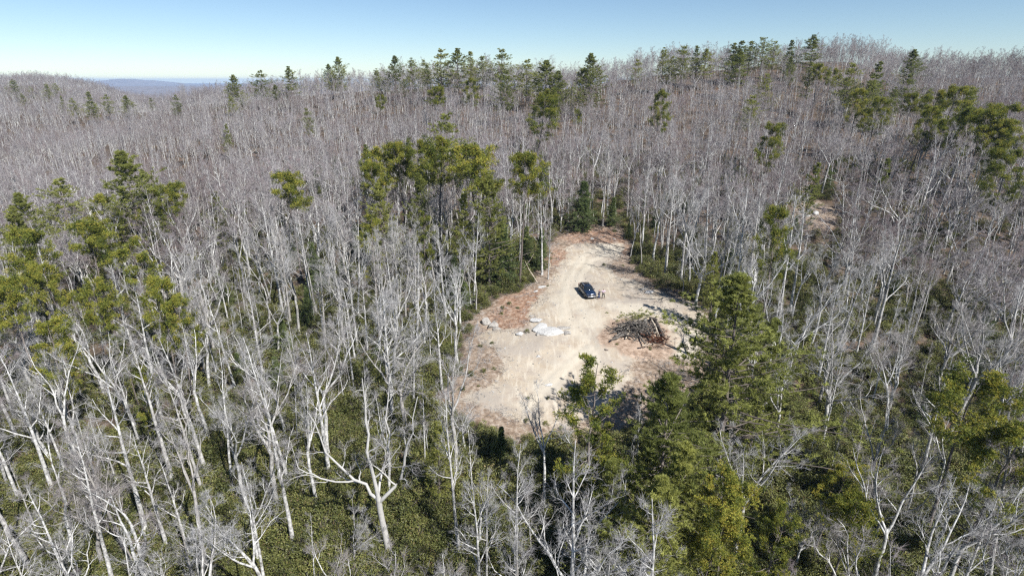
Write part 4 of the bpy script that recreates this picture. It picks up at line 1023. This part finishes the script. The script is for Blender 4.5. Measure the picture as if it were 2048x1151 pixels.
    skin_mesh('trousers', tj, Lt, trousers, p)
    hj = {'a': ((0, 0.01, 1.70), (0.085, 0.095)), 'b': ((0, 0.045, 1.63), (0.08, 0.06))}
    skin_mesh('hair', hj, [('a', 'b')], hair, p)
    for s in (-1, 1):
        bm = bmesh.new(); bmesh.ops.create_uvsphere(bm, u_segments=8, v_segments=6, radius=0.011); bm_obj('eye', bm, M_TRIM, p, loc=(s * 0.03, -0.105, 1.645))
        bm = bmesh.new(); bmesh.ops.create_uvsphere(bm, u_segments=8, v_segments=6, radius=0.022); bm_obj('ear', bm, M_SKIN, p, loc=(s * 0.082, 0.0, 1.63))
    bm_obj('mouth', box_bm(0.04, 0.012, 0.01, (0, -0.105, 1.575), 0.003), plain('lips', (0.35, 0.12, 0.1)), p)
    return p
x1, y1, _ = hit(1197.5, 596); x2, y2, _ = hit(1206.3, 596)
M_NAVY = plain('navy_cloth', (0.012, 0.018, 0.05), 0.9); M_LILAC = plain('lilac_cloth', (0.52, 0.42, 0.50), 0.9); M_JEAN = plain('blue_jeans', (0.03, 0.05, 0.13), 0.9); M_CHAR = plain('charcoal_cloth', (0.035, 0.035, 0.03), 0.9)
M_HAIRB = plain('brown_hair', (0.05, 0.03, 0.02), 0.8)
M_MIX = plain('grey_lilac_jacket', (0.30, 0.25, 0.33), 0.9, var=0.5, scale=2.5)
person((x1, y1, gz1(x1, y1)), R(60), 'person in navy trousers and dark top leaning towards the front of the car', M_NAVY, M_JEAN, M_HAIRB,
       dict(legs=((-0.02, 0.1), (0.03, -0.12)), arms=(((-0.27, -0.14, 1.16), (-0.20, -0.36, 1.12)), ((0.26, -0.10, 1.15), (0.16, -0.33, 1.16))), sleeve=0.85))
person((x2, y2, gz1(x2, y2)), R(5), 'person in lilac top and dark trousers with both hands raised to the chest', M_LILAC, M_CHAR, plain('dark_hair', (0.02, 0.016, 0.014), 0.8),
       dict(legs=((-0.05, 0), (0.05, 0)), arms=(((-0.36, -0.06, 1.22), (-0.12, -0.26, 1.34)), ((0.36, -0.06, 1.22), (0.12, -0.26, 1.34))), sleeve=0.6))

# rocks
def rock_bm(sx, sy, sz, seed, sub=3, flat=0.0, jag=0.3):
    bm = bmesh.new(); bmesh.ops.create_icosphere(bm, subdivisions=sub, radius=1.0)
    g = np.random.default_rng(seed)
    pl = unit(g.normal(size=(14, 3))); off = g.uniform(0.45, 0.92, 14)
    for v in bm.verts:
        p = np.array(v.co)
        for n_, o_ in zip(pl, off):
            d = p @ n_ - o_
            if d > 0: p = p - n_ * d
        w = 1 + jag * float(vnoise(p[0] * 3 + seed, p[1] * 3 + p[2] * 2, 1.0, seed % 7)) * 0.4
        p = p * w
        if flat and p[2] > flat: p[2] = flat + (p[2] - flat) * 0.15
        v.co = (p[0] * sx, p[1] * sy, p[2] * sz)
    return bm
def rock_mat(name, lo, hi, sp):
    m, nt, b = new_mat(name); c = coords(nt); f = noise(nt, c, 1.2, 6, 0.7); f2 = noise(nt, c, 5, 5, 0.7)
    col = ramp(nt, f, [(0.3, lo), (0.65, hi)]); col = mix(nt, ramp(nt, f2, [(0.55, (0, 0, 0)), (0.7, (1, 1, 1))]), col, sp)
    nt.links.new(col, b.inputs['Base Color']); b.inputs['Roughness'].default_value = 0.9; bump(nt, b, f2, 1.0, 0.15); return m
M_ROCKW = rock_mat('pale_rock', (0.40, 0.395, 0.38), (0.52, 0.515, 0.50), (0.24, 0.22, 0.19)); M_ROCKG = rock_mat('grey_rock', (0.20, 0.185, 0.17), (0.36, 0.34, 0.31), (0.42, 0.40, 0.36))
ROCKS = [ # u, v, sx, sy, sz, rot, mat, flat, label
 (1103, 661, 2.5, 1.6, 0.75, -0.12, 0, 0.30, 'largest flat white rock slab on the edge of the upper terrace'), (1080, 655, 1.6, 1.5, 0.6, 0.5, 0, 0.3, 'white flat rock joined to the left end of the largest slab'),
 (1072, 640, 1.25, 1.0, 0.45, 0.2, 0, 0.3, 'smaller pale slab just behind the largest white rock slab'), (1135, 664, 1.0, 0.8, 0.4, 0.6, 1, 0.3, 'tilted grey rock at the right end of the largest white slab'), (1126, 655, 1.3, 0.6, 0.3, 0.0, 1, 0.3, 'low tan rock ledge behind the right end of the white slab'),
 (1074, 668, 0.45, 0.4, 0.3, 0, 1, 0, 'small tan block below the left end of the white slab'), (1040, 667, 0.7, 0.5, 0.35, 0.3, 0, 0, 'white rock beside the small bush left of the flat slabs'), (1064, 631, 0.5, 0.4, 0.25, 0, 1, 0.2, 'small rock at the back corner of the pale slabs'),
 (974, 646, 0.9, 0.8, 1.0, 0.3, 1, 0, 'tall jagged outcrop boulder at the left end of the lower pad'), (985, 652, 1.3, 0.9, 0.8, 0.9, 1, 0, 'broad grey boulder leaning against the tall jagged outcrop'), (995, 657, 0.8, 0.6, 0.4, 0.1, 1, 0, 'low rock at the right foot of the jagged outcrop'),
 (1083, 574, 1.1, 0.6, 0.35, 0.2, 0, 0.2, 'pale flat rock on the left verge above the car'), (1064, 590, 0.9, 0.6, 0.3, 0.2, 1, 0.2, 'pale rock on the left verge level with the car'), (1056, 603, 0.5, 0.4, 0.25, 0.2, 1, 0.2, 'small pale rock on the left verge below car level'), (1072, 583, 0.5, 0.4, 0.3, 0.6, 0, 0, 'small white rock between the two verge slabs'),
 (1297, 583, 0.9, 0.6, 0.4, 0.2, 0, 0, 'pale rock at the wood edge right of the two people'), (1286, 578, 0.6, 0.5, 0.3, 0.2, 1, 0, 'grey rock at the wood edge nearest the two people'),
 (1184, 477, 0.5, 0.4, 0.3, 0, 0, 0, 'small white rock on the rusty bank left of centre'), (1228, 477, 0.6, 0.4, 0.3, 0, 0, 0, 'small white rock on the rusty bank at its right'), (1076, 713, 0.4, 0.35, 0.22, 0, 0, 0, 'small white stone alone on the lower pad'), (1097, 769, 0.6, 0.4, 0.22, 0, 0, 0, 'pale stone near the front of the lower pad'), (1213, 701, 0.38, 0.3, 0.3, 0, 2, 0, 'small dark stone on the sand left of the brush pile'),
 (1604, 425, 1.0, 0.8, 0.5, 0, 0, 0, 'leftmost pale rock of the distant rocky outcrop'), (1618, 421, 1.2, 0.9, 0.5, 0.4, 0, 0, 'pale rock in the middle of the distant rocky outcrop'), (1632, 426, 1.1, 0.7, 0.5, 0.9, 0, 0, 'rightmost pale rock of the distant rocky outcrop'), (1614, 432, 1.0, 0.7, 0.4, 0, 0, 0, 'lowest pale rock of the distant rocky outcrop')]
M_ROCKD = rock_mat('dark_rock', (0.08, 0.06, 0.05), (0.16, 0.13, 0.11), (0.1, 0.09, 0.08))
for i, (u, v, sx, sy, sz, rt, mt, fl, lab) in enumerate(ROCKS):
    x, y, _ = hit(u, v)
    o = bm_obj('rock', rock_bm(sx, sy, sz, 60 + i, 3, fl), (M_ROCKW, M_ROCKG, M_ROCKD)[mt], None, smooth=False, loc=(x, y, gz1(x, y) + sz * 0.12))
    o.rotation_euler = (0.05, -0.04, rt); tag(o, lab, 'rock', 'rocks around the clearing')

# brush pile: logs, a root stump, heaped boughs
M_LOG = bark_mat('weathered_log', (0.05, 0.045, 0.04), (0.20, 0.185, 0.165), 5.0); M_LOGP = bark_mat('peeled_log', (0.28, 0.235, 0.18), (0.48, 0.42, 0.34), 4.0, (0.33, 0.28, 0.22)); M_LOGD = bark_mat('charred_log', (0.02, 0.018, 0.016), (0.10, 0.085, 0.075), 5.0)
px_, py_, pz_ = hit(1272, 672)
PILEZ = gz1(px_, py_) + 0.1
pile_m2 = 1 / 13.2      # metres per photo pixel at the pile
def pil(u, v, h):       # point of the pile seen at (u, v), h metres above the ground, on the pile's own footprint
    h = h * 0.78; zz = PILEZ + h; Y = -(v - CV) / FPX
    y = zz / ((-SP + Y * CP) / (CP + Y * SP)); return np.array([x_at(u, y, zz), y, zz])
LOGS = [((1246, 650, 1.4), (1283, 638, 1.7), 0.13, 1, 'long curved peeled pale log across the top of the brush pile'), ((1232, 656, 0.8), (1250, 648, 1.2), 0.10, 2, 'dark log pointing down at the upper left of the brush pile'),
 ((1300, 636, 1.8), (1313, 638, 1.7), 0.24, 2, 'thick dark log end jutting out at the top right of the pile'), ((1304, 640, 1.7), (1318, 670, 0.7), 0.12, 1, 'pale straight pole leaning down the right side of the pile'), ((1310, 641, 1.7), (1329, 677, 0.4), 0.22, 2, 'thick dark log forming the right edge of the pile'),
 ((1252, 676, 0.3), (1260, 662, 0.9), 0.11, 1, 'short pale pole propped at the front left of the pile'), ((1250, 668, 0.6), (1222, 680, 0.2), 0.20, 0, 'grey log at the lower left end of the pile'), ((1278, 664, 1.0), (1298, 672, 0.6), 0.20, 2, 'dark log lying across the middle of the pile'),
 ((1276, 668, 0.7), (1290, 686, 0.2), 0.13, 0, 'grey log sloping down in the middle front of the pile'), ((1285, 690, 0.2), (1302, 687, 0.25), 0.10, 1, 'pale short log lying on the ground in front of the pile'), ((1291, 640, 1.7), (1292, 656, 1.1), 0.24, 0, 'upright grey log near the top right of the pile'),
 ((1262, 654, 1.3), (1285, 660, 1.1), 0.15, 0, 'grey branch wedged under the long curved pale log'), ((1240, 664, 0.8), (1264, 674, 0.6), 0.18, 2, 'black log at the left front of the pile'), ((1296, 662, 1.1), (1310, 683, 0.4), 0.13, 0, 'grey log beside the rusty boughs in the pile'),
 ((1232, 672, 0.5), (1248, 660, 0.9), 0.12, 0, 'slim grey log rising from the left end of the pile'), ((1268, 646, 1.5), (1256, 658, 1.1), 0.12, 1, 'stubby peeled log crossing under the curved pale log')]
g = np.random.default_rng(8)
for a, b_, r, mt, lab in LOGS:
    A = pil(*a); B = pil(*b_); d = B - A; A = A - d * 0.06; B = B + d * 0.06
    t = np.linspace(0, 1, 8)[:, None]; P = A + (B - A) * t + g.normal(size=(8, 3)) * 0.06
    mid = P[4].copy(); Rr = r * (1.05 - 0.35 * t[:, 0]) * (1 + 0.1 * g.normal(size=8))
    K = Acc(); tubes(K, np.concatenate([P[:1], P, P[-1:]])[None] - mid, np.r_[0.001, Rr, 0.001][None], 9)
    for _ in range(3):
        k = int(g.integers(2, 7)); q = P[k] - mid; e = unit(g.normal(size=3)) * g.uniform(0.3, 0.9)
        tubes(K, np.stack([q, q + e * 0.5, q + e + g.normal(size=3) * 0.08])[None], np.array([[r * 0.35, r * 0.25, 0.01]]), 5)
    o = mobj('log', K.mesh('log', [(M_LOG, M_LOGP, M_LOGD)[mt]], True), None, tuple(mid)); tag(o, lab, 'log', 'logs of the brush pile')
# root stump with splayed roots
K = Acc(); c0 = pil(1266, 660, 0.8)
P = np.array([[[0, 0, -0.7], [0, 0, -0.2], [0.05, 0, 0.3], [0.1, 0.1, 0.8]]]); tubes(K, P, np.array([[0.5, 0.42, 0.34, 0.05]]), 10)
n_ = 16; az = g.uniform(0, 6.28, n_); rp = np.zeros((n_, 5, 3))
for i in range(5): rp[:, i] = np.c_[np.cos(az + 0.15 * i), np.sin(az + 0.15 * i), 0.35 * np.sin(az * 3)] * (0.3 + 0.28 * i) + g.normal(size=(n_, 3)) * 0.05
tubes(K, rp, np.linspace(0.14, 0.03, 5)[None] * np.ones((n_, 1)), 6)
tag(mobj('stump', K.mesh('stump', [M_LOG], True), None, tuple(c0)), 'grey uprooted stump with splayed roots in the middle of the brush pile', 'stump')
# tangle of sticks
K = Acc(); n_ = 620
u_ = g.normal(size=n_) * 0.42; w_ = g.normal(size=n_) * 0.36
cx0, cy0 = px_, py_ + 0.8
bx = cx0 + u_ * 3.5; by = cy0 + w_ * 2.3; hz_ = 1.7 * np.exp(-(u_ ** 2 + w_ ** 2) * 1.1) * g.random(n_)
B0 = np.c_[bx, by, ground_z(bx, by) + hz_]; dr = unit(g.normal(size=(n_, 3)) * np.array([1.2, 1, 0.35])); ln_ = g.uniform(0.4, 1.5, n_)
P = np.stack([B0, B0 + dr * (ln_ * 0.5)[:, None] + g.normal(size=(n_, 3)) * 0.06, B0 + dr * ln_[:, None]], 1); P[:, :, 2] = np.maximum(P[:, :, 2], ground_z(P[:, :, 0], P[:, :, 1]) - 0.05)
rr = g.uniform(0.015, 0.075, n_)[:, None] * np.array([[1, 0.8, 0.4]])
hf = n_ // 3
for s_, e_, mi in ((0, hf, 0), (hf, 2 * hf, 1), (2 * hf, n_, 2)): tubes(K, P[s_:e_], rr[s_:e_], 5, mi=mi)
tag(mobj('brush', K.mesh('brush', [M_LOG, M_LOG, M_LOGD])), 'tangle of broken sticks and twigs heaped among the logs', 'brush', kind='stuff')
def bough(c, ext, n, mat, name, label, cat, L=0.28):
    K = Acc(); Pb = g.normal(size=(n, 3)) * np.array(ext) * 0.5; az = g.uniform(-0.5, 0.5, n); D = unit(np.c_[np.cos(az), np.sin(az), g.uniform(0.0, 0.7, n)] * np.where(g.random((n, 1)) < 0.5, -1, 1) * np.array([1, 1, 0]) + np.c_[0 * az, 0 * az, g.uniform(0, 0.8, n)])
    keep = globals()['rng']; globals()['rng'] = g
    spikes(K, Pb, D, g.uniform(0.3, 0.8, n), 0.012, np.full(n, 0.1))
    C = np.repeat(Pb, 6, 0) + np.repeat(D, 6, 0) * g.uniform(0.1, 0.7, (n * 6, 1)); needle_tufts(K, C, np.repeat(D, 6, 0), 5, L, 0.03, 0.7, g.uniform(0.1, 0.9, n * 6))
    globals()['rng'] = keep
    tag(mobj(name, K.mesh(name, [mat]), None, tuple(c)), label, cat)
bough(pil(1273, 634, 1.2), (3.6, 1.6, 0.9), 130, M_WP, 'pine_bough', 'green cut pine boughs lying along the back of the brush pile', 'bough')
bough(pil(1317, 680, 0.4), (1.4, 1.0, 0.7), 60, M_DEADLEAF, 'dead_bough', 'rusty red dead bough at the right foot of the brush pile', 'bough', 0.22)

# fallen bleached root at the left verge
x, y, _ = hit(1098, 536); K = Acc()
tubes(K, np.array([[[0, 0, 0], [0.15, 0, 0.7], [0.05, 0.1, 1.3], [0.4, 0.1, 2.0]], [[0, 0, 0.2], [0.3, 0.1, 0.9], [0.6, 0, 1.2], [0.7, 0.1, 1.9]]]), np.array([[0.2, 0.16, 0.12, 0.03], [0.12, 0.1, 0.08, 0.02]]), 7)
tag(mobj('snag', K.mesh('snag', [M_LOGP], True), None, (x, y, gz1(x, y))), 'short splintered white snag standing at the left verge of the track', 'snag')
# crossed bleached poles left of the track
for (a, b_, lab) in (((1040, 545), (1070, 500), 'bleached pole leaning right against the trunks left of the track'), ((1075, 565), (1050, 520), 'bleached pole leaning left, crossing the other by the track')):
    x, y, z = hit(*a); x2_ = x_at(b_[0], y, z + 3.5); K = Acc()
    P = np.array([[0, 0, -0.1], [(x2_ - x) * 0.35, 0.1, 1.2], [(x2_ - x) * 0.7, 0, 2.5], [(x2_ - x), -0.1, 4.0]]); tubes(K, P[None], np.array([[0.11, 0.10, 0.08, 0.03]]), 6)
    tag(mobj('fallen_pole', K.mesh('fallen_pole', [M_LOGP], True), None, (x, y, z)), lab, 'dead pole')

# individual shrubs on the pads and verges
SHR = [(983, 686, 0.55, 'yellowish tuft bush at the left edge of the lower pad'), (961, 694, 0.75, 'dark green bush at the wood edge left of the lower pad'), (1055, 662, 0.8, 'small green bush just left of the flat white slabs'), (940, 752, 1.1, 'darkest round bush at the left rim of the clearing'),
 (967, 744, 0.8, 'yellow-green bush right of the darkest round bush'), (987, 738, 0.7, 'small bush third along the left rim of the pad'), (924, 780, 0.8, 'round green bush at the lower left rim'), (957, 772, 0.4, 'tiny yellowish bush below the left rim bushes'), (905, 787, 0.6, 'dark little bush at the lowest left rim'),
 (1055, 797, 0.5, 'small brownish tuft in the front middle of the pad'), (1096, 797, 0.45, 'small tuft at the front, right of the brownish tuft'), (1123, 857, 0.8, 'green bush on the front bank below the pad'), (1150, 852, 0.8, 'larger green bush right of the front bank bush'), (1053, 843, 0.7, 'green bush on the front bank at its left'), (1092, 848, 0.7, 'yellowish bush in the middle of the front bank'),
 (1233, 690, 0.6, 'green tuft at the left foot of the brush pile'), (1298, 700, 0.8, 'yellow-green tuft in front of the brush pile'), (1286, 702, 0.5, 'dark tuft touching the yellow-green tuft by the pile'), (1209, 530, 0.7, 'green bush on the right verge of the track'), (1228, 534, 0.5, 'small bush right of the verge bush on the track'),
 (1245, 532, 0.7, 'bush under the dark evergreen scrub beside the track'), (1365, 638, 0.4, 'tiny tuft alone on the bare sand near the right rim'), (1315, 578, 0.8, 'yellowish bush at the wood edge right of the people'), (1036, 617, 0.7, 'low green bush on the reddish bank left of the car'), (1020, 608, 0.8, 'bright green bush at the wood edge left of the car'),
 (1005, 616, 0.8, 'green bush behind the tall jagged outcrop'), (1002, 628, 0.9, 'dark green bush touching the jagged outcrop'), (1095, 572, 0.4, 'tuft beside the pale verge rock above the car'), (1128, 466, 0.9, 'green bush at the foot of the dense layered evergreen')]
for i, (u, v, s, lab) in enumerate(SHR):
    x, y, _ = hit(u, v); r = SH[i % 3].place((x, y, gz1(x, y) + 0.02), rng.uniform(0, 6.28), (s * 1.15, s * 1.15, s * rng.uniform(0.9, 1.3)))
    tag(r, lab, 'shrub', 'small shrubs on the clearing')

# loose stones on the bare soil
SM = []
for i in range(4):
    bm = rock_bm(1, 0.8, 0.6, 200 + i, 1); me_ = bpy.data.meshes.new('stone'); bm.to_mesh(me_); bm.free(); me_.materials.append(M_ROCKW if i % 2 else M_ROCKG); SM.append(me_)
X = rng.uniform(CLEAR_W[:, 0].min(), CLEAR_W[:, 0].max(), 9000); Y = rng.uniform(CLEAR_W[:, 1].min(), CLEAR_W[:, 1].max(), 9000)
sdd = sdist(X, Y, SAND_W); k = (sdist(X, Y, CLEAR_W) < -0.3) & (rng.random(9000) < np.where(np.abs(sdd) < 1.6, 0.8, 0.18)) & (np.hypot(X - cx, Y - cy) > 3.5)
X, Y = X[k], Y[k]; n = len(X); s = 0.05 + 0.16 * rng.random(n) ** 3
stuff_object('loose_stones', SM, np.c_[X, Y, ground_z(X, Y) - 0.1], np.c_[rng.normal(size=(n, 2)) * 0.3, rng.uniform(0, 6.28, n)], np.c_[s, s, s], rng.integers(0, 4, n), 'loose pale stones strewn over the bare soil of the clearing', 'stones')
# dead sticks and clods along the banks
SK = []
for i in range(3):
    K = Acc(); q = g.normal(size=(14, 3)) * np.array([0.5, 0.5, 0.04]); d = unit(g.normal(size=(14, 3)) * np.array([1, 1, 0.25])); spikes(K, q, d, g.uniform(0.4, 1.3, 14), 0.022); SK.append(K.mesh('sticks', [M_LOGP if i == 0 else M_TWIG]))
X = rng.uniform(-10, 40, 5000); Y = rng.uniform(45, 125, 5000); c_ = sdist(X, Y, CLEAR_W); s_ = sdist(X, Y, SAND_W)
k = (c_ < 3) & (s_ > -0.8) & (rng.random(5000) < 0.55); X, Y = X[k], Y[k]; n = len(X); s = rng.uniform(0.5, 1.3, n)
stuff_object('twig_litter', SK, np.c_[X, Y, ground_z(X, Y) + 0.02], np.c_[rng.normal(size=(n, 2)) * 0.1, rng.uniform(0, 6.28, n)], np.c_[s, s, s], rng.integers(0, 3, n), 'dead twigs lying on the reddish banks round the clearing', 'twigs')

# ------------------------------------------------------------------ labels that single each tree out
ORD = 'first second third fourth fifth sixth seventh eighth ninth tenth eleventh twelfth thirteenth fourteenth fifteenth sixteenth seventeenth eighteenth nineteenth twentieth'.split()
def band(t):
    u, v = t['u'], t['v']
    sk = float(sky_v(u))
    if v < sk + 16:
        return ('on the ridge left of the blue mountain' if u < 380 else 'on the skyline right of the blue mountain' if u < 720 else
                'on the skyline above the sandy clearing' if u < 1250 else 'on the right-hand hilltop skyline' if u < 1700 else 'on the far right skyline')
    if v < 270:
        return ('on the hazy slope below the blue mountain' if u < 400 else 'high above the yellow-green stand' if u < 900 else
                'high on the slope behind the track' if u < 1280 else 'high on the slope right of the track' if u < 1700 else 'on the upper right hillside')
    if v < 420:
        return ('in the upper left woods' if u < 480 else 'left of the yellow-green stand' if u < 700 else 'within the yellow-green stand' if u < 1090 else 'behind the head of the track' if u < 1300 else
                'left of the small rocky outcrop' if u < 1590 else 'on the slope right of the rocky outcrop')
    if v < 620:
        return ('along the middle left edge' if u < 220 else 'in the middle left woods' if u < 480 else 'in the woods well left of the car' if u < 760 else 'in the woods between stand and clearing' if u < 1130 else
                'beside the right side of the track' if u < 1420 else 'right of the huge white pine' if u < 1760 else 'along the middle right edge')
    if v < 820:
        return ('low on the left edge' if u < 220 else 'in the lower left woods' if u < 480 else 'left of the clearing' if u < 760 else 'at the left rim of the clearing' if u < 960 else 'at the front rim of the clearing' if u < 1420 else
                'below the huge white pine' if u < 1700 else 'low in the right woods')
    return ('in the bottom left corner' if u < 320 else 'left of the wide forking oak' if u < 640 else 'around the wide forking oak' if u < 960 else 'below the front of the clearing' if u < 1400 else
            'at the bottom right of centre' if u < 1750 else 'in the bottom right corner')
KN = {'W': ('dark tiered pines', 'pine', 'dark green pines scattered over the hills'), 'P': ('yellow-green pines', 'pine', 'yellow-green pines scattered over the hills'), 'H': ('low bushy evergreens', 'evergreen', 'young evergreens among the trunks'),
      'tall': ('straight bare trees', 'bare tree', 'leafless trees around the clearing'), 'fork': ('forked bare trees', 'bare tree', 'leafless trees around the clearing'), 'spread': ('spreading bare trees', 'bare tree', 'leafless trees around the clearing'),
      'slender': ('slender bare trees', 'bare tree', 'leafless trees around the clearing'), 'oak': ('oak', 'bare tree', 'leafless trees around the clearing')}
groups = {}
for t in TREES:
    pl, cat, grp = KN[t['kind']]
    tag(t['o'], t['label'], cat, grp)
    if not t['label']: groups.setdefault((pl, band(t)), []).append(t)
for (pl, zone), ts in groups.items():
    ts.sort(key=lambda t: t['u'])
    if len(ts) == 1:
        ts[0]['o']['label'] = 'the only one of the ' + pl + ' ' + zone if False else pl[:-1] + ' standing ' + zone; continue
    if len(ts) > 20:
        h = len(ts) // 2
        far = sorted(ts, key=lambda t: -t['y']); sets = [(sorted(far[:h], key=lambda t: t['u']), 'farther '), (sorted(far[h:], key=lambda t: t['u']), 'nearer ')]
    else: sets = [(ts, '')]
    for tt, pre in sets:
        for i, t in enumerate(tt):
            if i == 0: w_ = 'leftmost'
            elif i == len(tt) - 1: w_ = 'rightmost'
            else: w_ = ORD[min(i, 19)] + ' from left'
            t['o']['label'] = '%s of the %s%s %s' % (w_, pre, pl, zone)
print('trees', len(TREES))
